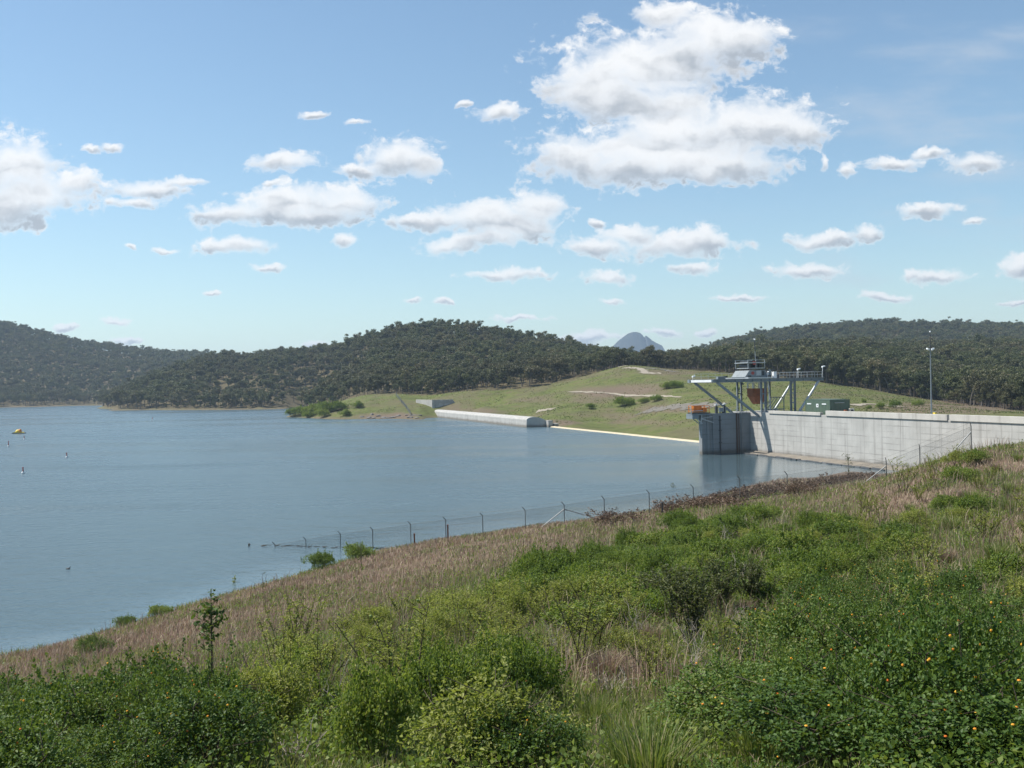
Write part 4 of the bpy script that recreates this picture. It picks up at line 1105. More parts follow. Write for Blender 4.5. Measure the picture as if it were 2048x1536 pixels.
# ------------------------------------------------------------------ shrubs: one of each kind, then copies
def bush_meshes(seed, w=0.8, h=0.95, n=2300, L=(0.05, 0.085), lumps=9, flowers=18, leaf_mat='lantana', W=0.33, six=True):
    r = np.random.default_rng(seed)
    c = []
    for i in range(lumps):
        a = r.uniform(0, 2*pi); q = sqrt(r.random())*w*0.75
        c.append((cos(a)*q, sin(a)*q, h*(0.28 + 0.42*r.random())*(1.15 - 0.5*q/w), r.uniform(0.3, 0.5)*w))
    ps, ns = [], []
    for x, y, z_, rad in c:
        k = n // lumps
        v = unit(r.normal(size=(k, 3))); v[:, 2] = np.abs(v[:, 2])*1.0 - 0.35*(r.random(k) < .5)
        rr_ = rad*(0.62 + 0.5*r.random((k, 1))**0.8)
        ps.append(np.array([x, y, z_]) + unit(v)*rr_*np.array([1, 1, 0.85])); ns.append(unit(v))
    p = np.concatenate(ps); nn = np.concatenate(ns)
    ok = p[:, 2] > 0.01
    p, nn = p[ok], nn[ok]
    d = unit(nn*0.7 + rdir(r, len(p), -0.1)*0.9); n_l = unit(nn*0.8 + np.array([0, 0, 0.7]) + 0.55*r.normal(size=p.shape))
    # long shoots that break the outline
    ns_ = 46; sel = r.choice(np.nonzero(p[:, 2] > 0.35*h)[0], ns_); m_ = max(8, n//190)
    sd2 = unit(nn[sel]*0.6 + np.array([0, 0, 0.9]) + 0.45*r.normal(size=(ns_, 3))); sl = r.uniform(0.10, 0.42, ns_)*h
    tt = r.random((ns_, m_, 1))
    sp_ = (p[sel][:, None] + sd2[:, None]*sl[:, None, None]*tt + r.normal(size=(ns_, m_, 3))*0.018).reshape(-1, 3)
    p = np.concatenate([p, sp_]); d = np.concatenate([d, unit(np.repeat(sd2, m_, 0)*0.6 + rdir(r, len(sp_), 0))]); n_l = np.concatenate([n_l, rdir(r, len(sp_), 0.8)]); nn = np.concatenate([nn, np.repeat(sd2, m_, 0)])
    LL = r.uniform(*L, len(p))
    V, Q = leaf_geo(p, d, n_l, LL, LL*W, 0.14, six)
    fol = mesh_np('foliage', V, [Q], MT[leaf_mat], link=False)
    mb = MB()
    for x, y, z_, rad in c:
        b0 = Vector((x*0.2 + r.normal()*.05, y*0.2 + r.normal()*.05, -0.1)); e = Vector((x, y, z_ + rad*0.4))
        m_ = b0.lerp(e, 0.5) + Vector((r.normal()*.06, r.normal()*.06, 0.03))
        mb.poly([tuple(b0), tuple(m_), tuple(e)], [0.014, 0.010, 0.006], 5)
        for _ in range(3):
            e2 = e + Vector((r.normal()*.2, r.normal()*.2, abs(r.normal())*.18)); mb.tube(tuple(e), tuple(e2), 0.005, 0.003, 4, caps=False)
    st_ = bpy.data.meshes.new('stem'); st_.from_pydata(mb.v, [], mb.f); st_.update(); st_.materials.append(MT['stem'])
    out = [('foliage', fol), ('stem', st_)]
    if flowers:
        top = np.argsort(-(p[:, 2] + 0.25*r.random(len(p))))[:int(len(p)*0.6)]
        sel = r.choice(top, flowers, replace=False)
        mb = MB()
        for q in sel:
            cc = p[q] + nn[q]*0.06
            mb.lathe([(0.003, -0.010), (0.013, 0.0), (0.009, 0.008), (0.002, 0.010)], tuple(cc), 7)
        fl = bpy.data.meshes.new('blossom'); fl.from_pydata(mb.v, [], mb.f); fl.update(); fl.materials.append(MT['blossom'])
        out.append(('blossom', fl))
    return out
def weed_meshes(seed, hgt=1.3, stems=8, pods=8, leaf_mat='weed', spread=0.35, per=80, L=(0.035, 0.07), W=0.15, stem_mat='stem'):
    r = np.random.default_rng(seed); mb = MB(); ps, ds = [], []
    pod = []
    for i in range(stems):
        b0 = np.array([r.normal()*.09, r.normal()*.09, -0.1]); tip = np.array([r.normal()*spread, r.normal()*spread, hgt*r.uniform(.65, 1.1)])
        mid = (b0 + tip)/2 + np.array([0, 0, 0.1]); 
        mb.poly([tuple(b0), tuple(mid), tuple(tip)], [0.011, 0.008, 0.004], 5)
        s = r.uniform(0.28, 1.0, per)[:, None]
        q = np.where(s < .5, b0 + (mid - b0)*s*2, mid + (tip - mid)*(s - .5)*2)
        a = r.uniform(0, 2*pi, per); dd = np.stack([np.cos(a), np.sin(a), r.uniform(-0.1, 0.9, per)], 1)
        ps.append(q); ds.append(dd)
        for s2 in range(3):
            s_ = r.uniform(.45, .9); q0 = mid + (tip - mid)*(s_ - .5)*2; e = q0 + np.array([r.normal()*.2, r.normal()*.2, r.uniform(.12, .35)])
            mb.tube(tuple(q0), tuple(e), 0.006, 0.003, 4, caps=False)
            s = r.uniform(0.1, 1, per//3)[:, None]; ps.append(q0 + (e - q0)*s); a = r.uniform(0, 2*pi, per//3); ds.append(np.stack([np.cos(a), np.sin(a), r.uniform(0, .9, per//3)], 1))
            pod.append(e)
    p = np.concatenate(ps); d = np.concatenate(ds); LL = r.uniform(*L, len(p))
    V, Q = leaf_geo(p, d, unit(np.array([0, 0, 1.0]) + 0.5*r.normal(size=p.shape)), LL, LL*W, 0.1)
    fol = mesh_np('foliage', V, [Q], MT[leaf_mat], link=False)
    st_ = bpy.data.meshes.new('stem'); st_.from_pydata(mb.v, [], mb.f); st_.update(); st_.materials.append(MT[stem_mat])
    out = [('foliage', fol), ('stem', st_)]
    if pods:
        mb = MB(); balls([e + np.array([0, 0, -0.03]) for e in pod[:pods]], r.uniform(0.013, 0.024, pods), mb)
        pm = bpy.data.meshes.new('pod_clumps'); pm.from_pydata(mb.v, [], mb.f); pm.update(); pm.materials.append(MT['pod'])
        out.append(('pod_clumps', pm))
    return out
def twig_meshes(seed, h=0.9, n=9, mat='drywood'):
    r = np.random.default_rng(seed); mb = MB()
    def grow(p, d, l, rad, lev):
        e = p + d*l; m_ = (p + e)/2 + r.normal(size=3)*l*0.07
        mb.poly([tuple(p), tuple(m_), tuple(e)], [rad, rad*.8, rad*.55], 4)
        if lev:
            for _ in range(r.integers(2, 4)): grow(p + (e - p)*r.uniform(.4, 1), unit(d + r.normal(size=3)*0.55), l*r.uniform(.45, .75), rad*.55, lev - 1)
    for i in range(n):
        d = unit(np.array([r.normal()*.6, r.normal()*.6, 1.0])); grow(np.array([r.normal()*.1, r.normal()*.1, -.05]), d, h*r.uniform(.3, .6), 0.011, 2)
    me = bpy.data.meshes.new('branch'); me.from_pydata(mb.v, [], mb.f); me.update(); me.materials.append(MT[mat])
    return [('branch', me)]
def tussock_meshes(seed, mat='greengrass', h=0.8, n=420, rad=0.25):
    r = np.random.default_rng(seed)
    a = r.uniform(0, 2*pi, n); q = np.sqrt(r.random(n))*rad
    p = np.stack([np.cos(a)*q, np.sin(a)*q, np.full(n, -0.03)], 1)
    V, Tq, Tt = blades(p, h*r.uniform(.6, 1.15, n), np.full(n, 0.007), np.stack([np.cos(a), np.sin(a)], 1)*r.uniform(.1, .75, (n, 1)), r)
    return [('blades', mesh_np('blades', V, [Tq, Tt], MT[mat], link=False))]
def blades(p, h, w, lean, r):
    """bent grass blades, two segments each"""
    n = len(p); a = r.uniform(0, 2*pi, n); s = np.stack([np.cos(a), np.sin(a), np.zeros(n)], 1)*w[:, None]
    ln = np.concatenate([lean, np.zeros((n, 1))], 1)
    up = np.zeros((n, 3)); up[:, 2] = h
    mid = p + up*0.55 + ln*(h*0.22)[:, None]; tip = p + up*(1 - 0.25*np.linalg.norm(lean, axis=1, keepdims=True)) + ln*(h*0.8)[:, None]
    V = np.stack([p - s, p + s, mid + s*0.8, mid - s*0.8, tip], 1).reshape(-1, 3)
    i = np.arange(n)[:, None]*5
    return V, i + np.array([[0, 1, 2, 3]]), i + np.array([[3, 2, 4]])
KIND = {
 'lantana_bush': [bush_meshes(1, n=7400, L=(.024, .048), lumps=12), bush_meshes(2, 0.85, 0.85, 7400, (.024, .048), 13), bush_meshes(3, 0.75, 1.1, 7000, (.024, .046), 13), bush_meshes(4, 0.9, 0.9, 7800, (.024, .05), 14, flowers=30)],
 'green_shrub': [bush_meshes(11, 1.3, 1.25, 5400, (0.055, 0.10), 15, 0, 'shrub'), bush_meshes(12, 1.25, 1.1, 5200, (0.055, 0.10), 14, 0, 'shrub'), bush_meshes(13, 1.2, 1.4, 5400, (0.055, 0.10), 14, 0, 'shrub')],
 'leafy_weed': [weed_meshes(21), weed_meshes(22, 1.1, 7, 6), weed_meshes(23, 1.5, 9, 12), weed_meshes(24, 0.9, 9, 0)],
 'pale_shrub': [bush_meshes(81, 0.7, 0.95, 3000, (.03, .058), 10, 0, 'weed', .26), bush_meshes(82, 0.6, 1.15, 2800, (.03, .058), 9, 0, 'weed', .24), bush_meshes(83, 0.8, 0.8, 3000, (.03, .058), 11, 0, 'weed', .26)],
 'olive_shrub': [weed_meshes(31, 1.9, 22, 0, 'olive', 0.5, 90, (0.05, 0.09), 0.2), weed_meshes(32, 1.6, 18, 0, 'olive', 0.45, 90, (0.05, 0.09), 0.2)],
 'dead_bush': [twig_meshes(41), twig_meshes(42, 1.1, 8), twig_meshes(43, 0.7, 11)],
 'grass_tussock': [tussock_meshes(51), tussock_meshes(52, 'drygrass', 0.7), tussock_meshes(53, 'greengrass', 0.6, 360, 0.3)],
 'withered_shrub': [bush_meshes(61, 0.9, 0.7, 900, (0.06, 0.11), 8, 0, 'brownleaf', 0.3, False), bush_meshes(62, 1.0, 0.55, 900, (0.06, 0.11), 8, 0, 'brownleaf', 0.3, False)],
}
CAT = {'pale_shrub': 'shrub', 'lantana_bush': 'bush', 'green_shrub': 'shrub', 'leafy_weed': 'weed', 'olive_shrub': 'shrub', 'dead_bush': 'bush', 'grass_tussock': 'grass tussock', 'withered_shrub': 'shrub'}
first = {}
count = {}
def plant(kind, X, Y, label, group, s=1.0, sz=None, var=None, sink=0.03):
    var = int(rng.integers(0, len(KIND[kind]))) if var is None else var
    if (kind, var) not in first:
        o = thing(kind, label, CAT[kind], group=group)
        for nm, me in KIND[kind][var]:
            ch = bpy.data.objects.new(nm, me); C.objects.link(ch); ch.parent = o
            KIDS.setdefault(o.name, []).append(ch)
        first[(kind, var)] = o
    else:
        o = copy_tree(first[(kind, var)]); o['label'] = label
        if group: o['group'] = group
        elif 'group' in o: del o['group']
    o.location = (X, Y, H1(X, Y) - sink); o.rotation_euler = (0, 0, rng.uniform(0, 6.28)); o.scale = (s, s, sz or s)
    count[kind] = count.get(kind, 0) + 1
    return o
def scatter(poly_px, spacing, dmin, dmax, fn, seed, lift=0.65):
    """darts in metres over the bank; fn(px, py, X, Y) plants what grows there"""
    r = np.random.default_rng(seed)
    xs, ys = [], []
    for _ in range(9000):
        Y = r.uniform(dmin, dmax); X = r.uniform(-0.56, 0.56)*Y
        sp = spacing(Y)
        if any((X - a)**2 + (Y - b)**2 < sp*sp for a, b in zip(xs[-400:], ys[-400:])): continue
        px, py = to_px(X, Y, H1(X, Y) + lift)
        if not inside(px, py, poly_px): continue
        xs.append(X); ys.append(Y); fn(px, py, X, Y, r)
def inside(x, y, P):
    c = False; j = len(P) - 1
    for i in range(len(P)):
        if (P[i][1] > y) != (P[j][1] > y) and x < (P[j][0] - P[i][0])*(y - P[i][1])/(P[j][1] - P[i][1]) + P[i][0]: c = not c
        j = i
    return c
LL1 = ('dark green lantana bush with small orange flowers in the lower left of the bank', 'lantana bushes at lower left')
LL2 = ('dark green lantana bush with orange flowers in the lower right of the bank', 'lantana bushes at lower right')
LL3 = ('bright green leafy shrub in the wide thicket across the middle of the bank', 'green shrubs of the middle thicket')
LW = ('yellow-green tall weed with narrow leaves among the shrubs of the bank', 'tall weeds among the shrubs')
LWP = ('tall weed with round pale pods among the shrubs of the bank', 'podded weeds among the shrubs')
def weed(px, py, X, Y, r, s=1.0):
    if Y < 12.5: return
    v = int(r.integers(0, 4))
    lab = ('tall yellow-green weed without pods among the shrubs of the bank', 'podless weeds among the shrubs') if v == 3 else LWP
    plant('leafy_weed', X, Y, *lab, s=s*r.uniform(.75, 1.15), var=v)
def patchy(X, Y, sc, seed): return float(fbm(np.array([X]), np.array([Y]), sc, seed)[0])
def f_left(px, py, X, Y, r):
    if abs(px - 430) < 80 and py < 1400: return
    if patchy(X, Y, 3.0, 301) > (0.60 if px < 470 else 0.66): return
    if px > 470:
        u = r.random(); pt = patchy(X, Y, 4.5, 302)
        if u < 0.10: return plant('dead_bush', X, Y, 'bare twigs in the loose thicket left of the dry clearing', 'bare twigs left of the clearing', s=r.uniform(.6, 1.1))
        if u < 0.30: return weed(px, py, X, Y, r)
        if u < (0.85 if pt > 0.47 else 0.40): return plant('pale_shrub', X, Y, 'yellow-green shrub in the loose thicket left of the dry clearing', 'yellow-green shrubs left of the clearing', s=r.uniform(.65, 1.1), sz=r.uniform(.6, 1.25))
        if u < 0.97: return plant('green_shrub', X, Y, 'mid green shrub in the loose thicket left of the dry clearing', 'green shrubs left of the clearing', s=r.uniform(.35, .6), sz=r.uniform(.4, .75))
        return
    if r.random() < 0.05: return plant('dead_bush', X, Y, 'dead pale twigs standing among the lower left lantana bushes', 'dead twigs at lower left', s=r.uniform(.5, .9))
    plant('lantana_bush', X, Y, *LL1, s=r.uniform(.7, 1.15), sz=r.uniform(.6, 1.35))
scatter([(-60,1395),(180,1400),(320,1350),(480,1330),(600,1265),(740,1235),(880,1190),(1000,1190),(1080,1290),(1050,1400),(960,1560),(700,1700),(-60,1700)], lambda Y: 0.62 + Y*0.017, 9, 48, f_left, 1)
def f_mid(px, py, X, Y, r):
    if patchy(X, Y, 4.0, 303) > 0.59: return
    if r.random() < (0.75 if py > 1165 else 0.55 if patchy(X, Y, 6.0, 304) > 0.56 else 0.06):
        if r.random() < 0.25: return weed(px, py, X, Y, r, 1.2)
        return plant('pale_shrub', X, Y, 'yellow-green shrub on the near edge of the middle thicket', 'yellow-green shrubs of the middle thicket', s=r.uniform(.9, 1.5), sz=r.uniform(.8, 1.4))
    if r.random() < 0.11: return plant('dead_bush', X, Y, 'bare pale branches sticking out of the middle thicket', 'bare branches in the middle thicket', s=r.uniform(1.0, 1.6))
    plant('green_shrub', X, Y, *LL3, s=r.uniform(.5, 1.0), sz=r.uniform(.45, 1.1))
scatter([(880,1195),(1060,1130),(1200,1082),(1380,1032),(1560,1012),(1700,1018),(1740,1060),(1660,1120),(1560,1170),(1450,1150),(1290,1190),(1180,1270),(1010,1260)], lambda Y: 1.25 + Y*0.004, 20, 90, f_mid, 2, 0.85)
def f_right(px, py, X, Y, r):
    u = r.random()
    if patchy(X, Y, 2.6, 305) > 0.63: return
    if u < (0.4 if patchy(X, Y, 4.0, 306) > 0.6 else 0.05): return weed(px, py, X, Y, r)
    if u > 0.92: return plant('dead_bush', X, Y, 'dead pale twigs standing among the lower right lantana bushes', 'dead twigs at lower right', s=r.uniform(.5, .9))
    plant('lantana_bush', X, Y, *LL2, s=r.uniform(.7, 1.2), sz=r.uniform(.65, 1.35))
scatter([(1480,1310),(1580,1240),(1640,1175),(1760,1150),(1860,1160),(2080,1230),(2080,1600),(1760,1600),(1670,1450),(1530,1390),(1480,1340)], lambda Y: 0.62 + Y*0.016, 7, 48, f_right, 3)
def f_low(px, py, X, Y, r):
    u = r.random()
    if u < 0.15: plant('lantana_bush', X, Y, 'small dark lantana bush in the green grass at bottom centre of the bank', 'lantana bushes in the grass at bottom centre', s=r.uniform(.45, .8))
    elif u < 0.3: plant('pale_shrub', X, Y, 'small yellow-green shrub in the green grass at bottom centre of the bank', 'yellow-green shrubs at bottom centre', s=r.uniform(.4, .7))
    elif u < 0.55: return
    else: plant('grass_tussock', X, Y, 'green grass tussock in the open grass at bottom centre of the bank', 'green tussocks at bottom centre', s=r.uniform(.6, 1), var=2)
scatter([(930,1560),(1050,1400),(1200,1390),(1440,1395),(1640,1450),(1740,1580),(1500,1800),(1000,1800)], lambda Y: 1.15, 6.5, 18, f_low, 4, 0.3)
def f_should(px, py, X, Y, r):
    u = r.random()
    if u < 0.12: plant('pale_shrub', X, Y, 'yellow-green shrub on the half-dry right shoulder of the bank', 'yellow-green shrubs on the right shoulder', s=r.uniform(.8, 1.3))
    elif u < 0.24: plant('green_shrub', X, Y, 'green leafy shrub on the half-dry right shoulder of the bank', 'shrubs on the right shoulder', s=r.uniform(.5, .8))
    elif u < 0.42: plant('leafy_weed', X, Y, 'pale yellow-green weed on the half-dry right shoulder of the bank', 'weeds on the right shoulder', s=r.uniform(.8, 1.3))
    elif u < 0.5: plant('dead_bush', X, Y, 'bare pale twig bush on the half-dry right shoulder of the bank', 'twig bushes on the right shoulder', s=r.uniform(.8, 1.2))
    else: plant('grass_tussock', X, Y, 'grass tussock on the half-dry right shoulder of the bank', 'tussocks on the right shoulder', s=r.uniform(.8, 1.4))
scatter([(1720,1010),(1800,960),(1900,915),(2080,890),(2080,1225),(1860,1155),(1740,1150),(1690,1110)], lambda Y: 1.5 + Y*0.01, 16, 80, f_should, 5, 0.4)
def f_clear(px, py, X, Y, r):
    u = r.random()
    if u < 0.3: plant('dead_bush', X, Y, 'bare bleached twig bush in the dry clearing of the thicket', 'twig bushes in the clearing', s=r.uniform(.6, 1.0))
    elif u < 0.55: plant('grass_tussock', X, Y, 'dry grass tussock in the clearing of the thicket', 'dry tussocks in the clearing', s=r.uniform(.6, .9), var=1)
    elif u < 0.8: weed(px, py, X, Y, r, .7)
scatter([(1085,1290),(1180,1275),(1290,1200),(1450,1160),(1560,1180),(1620,1180),(1540,1240),(1430,1310),(1430,1390),(1200,1385),(1060,1395)], lambda Y: 0.9, 12, 45, f_clear, 6, 0.3)
# single plants one can point to
for px, py, s in ((1385, 1292, 1.0), (1440, 1240, .9), (1355, 1250, .95), (1310, 1235, .8), (1500, 1225, .8)):
    q = ground(px, py); plant('olive_shrub', q.x, q.y, 'tall grey-olive fine-leaved shrub beside the dry clearing', 'olive shrubs beside the clearing', s=s)
def sapling(name, px, py, hpx, label, leaf='lantana', seed=5, stems=1, per=150):
    q = ground(px, py); hgt = hpx/F*q.y
    r = np.random.default_rng(seed); mb = MB(); ps, ds = [], []
    lean = r.normal(size=2)*0.06
    axis = [np.array([lean[0]*k, lean[1]*k, 2.0*k - 0.1]) for k in (0, .25, .5, .75, 1.02)]
    mb.poly([tuple(q) for q in axis], [0.026, 0.022, 0.017, 0.012, 0.005], 6)
    nb = 16 if per > 60 else 9
    for i in range(nb*stems):
        k = r.uniform(0.3, 0.98); j = min(3, int(k*4)); b0 = axis[j] + (axis[j+1] - axis[j])*(k*4 - j)
        a = r.uniform(0, 2*pi); l = r.uniform(0.18, 0.62)*(1.25 - 0.8*k)
        e = b0 + np.array([cos(a)*l, sin(a)*l, l*r.uniform(0.2, 0.9)])
        mb.tube(tuple(b0), tuple(e), 0.008, 0.003, 4, caps=False)
        m_ = max(3, int(per/stems*0.16)); sg_ = r.uniform(0.25, 1.05, m_)[:, None]
        ps.append(b0 + (e - b0)*sg_ + r.normal(size=(m_, 3))*0.03); ds.append(rdir(r, m_, 0.1))
    p = np.concatenate(ps); d = np.concatenate(ds); LL = r.uniform(0.07, 0.13, len(p))
    V, Q = leaf_geo(p, d, unit(np.array([0, 0, 1.0]) + 0.6*r.normal(size=p.shape)), LL, LL*0.3, 0.1)
    fol = mesh_np('crown', V, [Q], MT[leaf], link=False)
    tm = bpy.data.meshes.new('trunk'); tm.from_pydata(mb.v, [], mb.f); tm.update(); tm.materials.append(MT['stem'])
    ms = [('crown', fol), ('trunk', tm)]
    o = thing(name, label, 'sapling', (q.x, q.y, q.z - 0.03)); o.scale = (hgt/2.0,)*3
    for nm, me in ms:
        ch = bpy.data.objects.new(nm, me); C.objects.link(ch); ch.parent = o
    return o
sapling('sapling', 424, 1352, 178, 'slender dark sapling standing alone in the brown grass at left', seed=71, stems=2, per=120)
sapling('sapling', 470, 1180, 30, 'tiny pale sapling at the waterline left of the fence', 'weed', 72)
sapling('sapling', 527, 1195, 52, 'thin bare sapling on the grass just above the left waterline', 'olive', 73, 1, 16)
sapling('sapling', 722, 1140, 62, 'thin sapling in the brown grass below the fence start', 'olive', 74, 1, 40)
sapling('sapling', 1347, 1008, 46, 'small dark bushy sapling against the water between two fence posts', 'olive', 75, 3, 40)
sapling('sapling', 1698, 962, 58, 'pale sparse sapling against the dam wall foot', 'olive', 76, 3, 60)
for px, py, s, v in ((190, 1310, 1.0, 1), (150, 1345, .6, 0)):
    q = ground(px, py); plant('lantana_bush', q.x, q.y, 'round green bush alone in brown grass near the left waterline' if v else 'low small green bush in the brown grass at far left', None, s=s, var=v)
for px, py, s, lab in ((640, 1138, .95, 'green shrub at the waterline below the first fence posts'), (715, 1118, 1.0, 'taller green shrub at the waterline where the fence leaves the water'), (320, 1232, .6, 'small green shrub overhanging the water at left'), (1222, 1030, .7, 'green shrub on the bank top between fence posts'), (250, 1255, .5, 'low green shrub on the left waterline')):
    q = ground(px, py); plant('green_shrub', q.x, q.y, lab, None, s=s)
for px, py in ((1232,1040),(1330,1020),(1370,1012),(1420,1004),(1460,998),(1500,992),(1540,985),(1575,980),(1610,975),(1650,968),(1690,962),(1720,958),(1440,1008),(1600,985)):
    q = ground(px, py + 6, 30, 160); plant('withered_shrub', q.x, q.y, 'low withered brown shrub along the eroded lip of the bank', 'withered shrubs on the bank lip', s=rng.uniform(1.3, 2.1), sz=rng.uniform(.9, 1.5))
for px, py, s in ((1455, 1095, 1.4), (1120, 1340, 1.0), (1640, 1445, .8), (1590, 1365, .9)):
    q = ground(px, py); plant('dead_bush', q.x, q.y, 'dead pale branches poking out of the green thicket', 'dead branches in the thicket', s=s, var=1)
# shrubs on the far grass
FAR = [(1332, 778, 26, 'left one of two touching dark green shrubs on the grassy hill left of the gantry'), (1352, 776, 30, 'right one of two touching dark green shrubs on the grassy hill left of the gantry'), (1248, 812, 40, 'low green shrub in the middle of a row on the grassy slope'), (1288, 806, 22, 'small green shrub at the right of a row on the grassy slope'), (1312, 802, 26, 'small rounded shrub on the slope above the gravel yard'),
       (1180, 818, 20, 'little dark shrub near the concrete apron'), (1728, 806, 10, 'small dark cone-shaped bush behind the green cabin'), (1738, 818, 14, 'low round shrub behind the parapet right of the cabin'), (1762, 818, 22, 'larger round shrub behind the parapet right of the cabin'), (1790, 816, 26, 'broad low shrub behind the dam between cabin and mast'),
       (585, 833, 30, 'low green shrub at the very tip of the grassy point'), (604, 830, 38, 'dark green shrub second from the tip of the grassy point'), (628, 829, 40, 'dark green shrub in the middle of the row on the grassy point'), (652, 826, 44, 'large dark green shrub on the crest of the grassy point'), (676, 821, 36, 'dark green shrub highest on the grassy point'), (690, 832, 26, 'small shrub above the rocks of the grassy point'), (645, 835, 30, 'waterside shrub in front of the row on the grassy point'), (715, 816, 26, 'lone shrub on the upper slope of the grassy point'), (618, 835, 26, 'low waterside shrub near the tip of the grassy point'), (1475, 783, 16, 'small green shrub on the hill seen under the gantry'), (1835, 812, 24, 'low shrub on the brown flat left of the mast')]
for px, py, wpx, lab in FAR:
    q = ground(px, py, 240); s = wpx/F*q.y/2.5; o = plant('green_shrub', q.x, q.y, lab, None, s=s, sz=s*(1.9 if wpx == 10 else 1.05))
print(count)
r = np.random.default_rng(15)
y = r.uniform(270, 560, 170000); x = r.uniform(-0.25, 0.5, 170000)*y
zz = height(x, y); D = np.hypot(x, y)
ux, uy = to_dam(x, y)
k_ = (zz > 0.4) & (D < treeline(x, y) + 4) & (fbm(x, y, 14, 401) > 0.40) & (r.random(len(x)) < 0.25 + 1.5*np.clip(fbm(x, y, 5, 402) - .35, 0, 1)) & ((ux > 12.5) | (uy > 290))
x, y, zz = x[k_], y[k_], zz[k_]; n = len(x)
LL = r.uniform(0.14, 0.42, n)*(0.6 + 0.8*fbm(x, y, 30, 403))
V, Qd = leaf_geo(np.stack([x, y, zz - 0.1], 1), rdir(r, n, 1.2), rdir(r, n, 0.2), LL, LL*.5, .1, six=False)
MT['pasture'] = leafy('rough_pasture', [(0.0, (0.06, 0.08, 0.026)), (0.5, (0.115, 0.145, 0.040)), (0.8, (0.16, 0.16, 0.062)), (1.0, (0.21, 0.16, 0.10))], trans=0.2, obj_var=0.0)
ro = mesh_np('rough_pasture', V, [Qd], MT['pasture']); tag(ro, 'rough tufted grass on the hill beyond the spillway', 'grass', kind='stuff')

# ------------------------------------------------------------------ grass and undergrowth, what nobody could count
def bank_points(n, d0, d1, power, r, half=0.56):
    Y = (r.random(n)*(d1**power - d0**power) + d0**power)**(1/power)
    X = r.uniform(-half, half, n)*Y + r.normal(size=n)*0.3
    Z = height(X, Y); ok = Z > -0.02
    return X[ok], Y[ok], Z[ok]
r = np.random.default_rng(5)
X, Y, Z = bank_points(520000, 8, 150, 0.75, r)
g_ = green_amount(X, Y, Z)
clump = fbm(X, Y, 1.1, 91)
dryk = (r.random(len(X)) > np.clip(g_*1.05, 0, 0.82)) & (r.random(len(X)) < 0.25 + 1.5*np.clip(clump - .25, 0, 1))
px, py = to_px(X, Y, Z)
dryk &= r.random(len(X)) > 0.8*np.exp(-((((px - 1270)/230)**2 + ((py - 1460)/80)**2)**2))
dryk &= ~((px > 1250) & (px < 1760) & (np.abs(py - (1030 - (px - 1300)*0.17)) < 9) & (r.random(len(X)) < .6))
x, y, zz = X[dryk], Y[dryk], Z[dryk]; n = len(x)
hgt = (0.16 + 0.42*fbm(x, y, 4, 93))*r.uniform(.6, 1.25, n)*np.clip(y/26, 0.5, 1.0)*np.where(zz < 0.6, 0.7, 1.0)
wd = 0.0035 + 0.00019*y
V, Qd, Td = blades(np.stack([x, y, zz - 0.02], 1), hgt, wd, r.normal(size=(n, 2))*0.45 + np.array([0.12, 0.05]), r)
gr_o = mesh_np('dry_grass', V, [Qd, Td], MT['drygrass']); tag(gr_o, 'pinkish brown dry grass covering the upper bank', 'grass', kind='stuff')
X, Y, Z = bank_points(360000, 6.0, 110, 0.62, r)
g_ = green_amount(X, Y, Z); clump = fbm(X, Y, 0.9, 95)
edge = np.clip(1 - Z/0.9, 0, 1)*(fbm(X, Y, 6, 96) > .42)
gk = (r.random(len(X)) < np.maximum(np.clip(g_*1.1, 0.06, 1), edge)) & (r.random(len(X)) < 0.3 + 1.6*np.clip(clump - .3, 0, 1))
x, y, zz = X[gk], Y[gk], Z[gk]; n = len(x)
hgt = (0.16 + 0.42*fbm(x, y, 2.5, 97))*r.uniform(.6, 1.25, n)*np.clip(y/22, 0.5, 1.0); wd = 0.0036 + 0.00024*y
V, Qd, Td = blades(np.stack([x, y, zz - 0.02], 1), hgt, wd, r.normal(size=(n, 2))*0.4, r)
gr_o = mesh_np('green_grass', V, [Qd, Td], MT['greengrass']); tag(gr_o, 'fresh green grass between the shrubs on the lower bank', 'grass', kind='stuff')
X, Y, Z = bank_points(26000, 8.0, 80, 0.8, r)
g_ = green_amount(X, Y, Z); qx, qy = to_px(X, Y, Z)
k_ = (Y > 14) & (g_ > 0.25) & (fbm(X, Y, 3.0, 120) > .46) & (r.random(len(X)) > 0.85*np.exp(-((((qx - 1270)/230)**2 + ((qy - 1460)/80)**2)**2)))
x, y, zz = X[k_], Y[k_], Z[k_]; n = len(x)
V, Qd, Td = blades(np.stack([x, y, zz - 0.02], 1), r.uniform(.5, 1.15, n), 0.003 + 0.00015*y, r.normal(size=(n, 2))*0.35, r)
so = mesh_np('dry_stalks', V, [Qd, Td], MT['drygrass']); tag(so, 'thin dry seed stalks standing among the green shrubs of the bank', 'grass', kind='stuff')
X, Y, Z = bank_points(200000, 6.0, 85, 0.7, r)
g_ = green_amount(X, Y, Z); clump = fbm(X, Y, 1.6, 98)
ppx, ppy = to_px(X, Y, Z)
meadow = np.exp(-((((ppx - 1250)/190)**2 + ((ppy - 1450)/75)**2)**2))
uk = (r.random(len(X)) < g_*(1 - 0.95*meadow)) & (clump > .42)
x, y, zz = X[uk], Y[uk], Z[uk]; n = len(x)
p = np.stack([x, y, zz + r.random(n)**1.5*(0.15 + 0.35*clump[uk])], 1)
LL = r.uniform(0.035, 0.07, n)*(0.8 + y*0.018)
V, Qd = leaf_geo(p, rdir(r, n, .2), unit(np.array([0, 0, 1.0]) + .6*r.normal(size=(n, 3))), LL, LL*.4, .14, six=False)
un = mesh_np('undergrowth', V, [Qd], MT['shrub']); tag(un, 'low leafy undergrowth below the shrubs of the bank', 'undergrowth', kind='stuff')

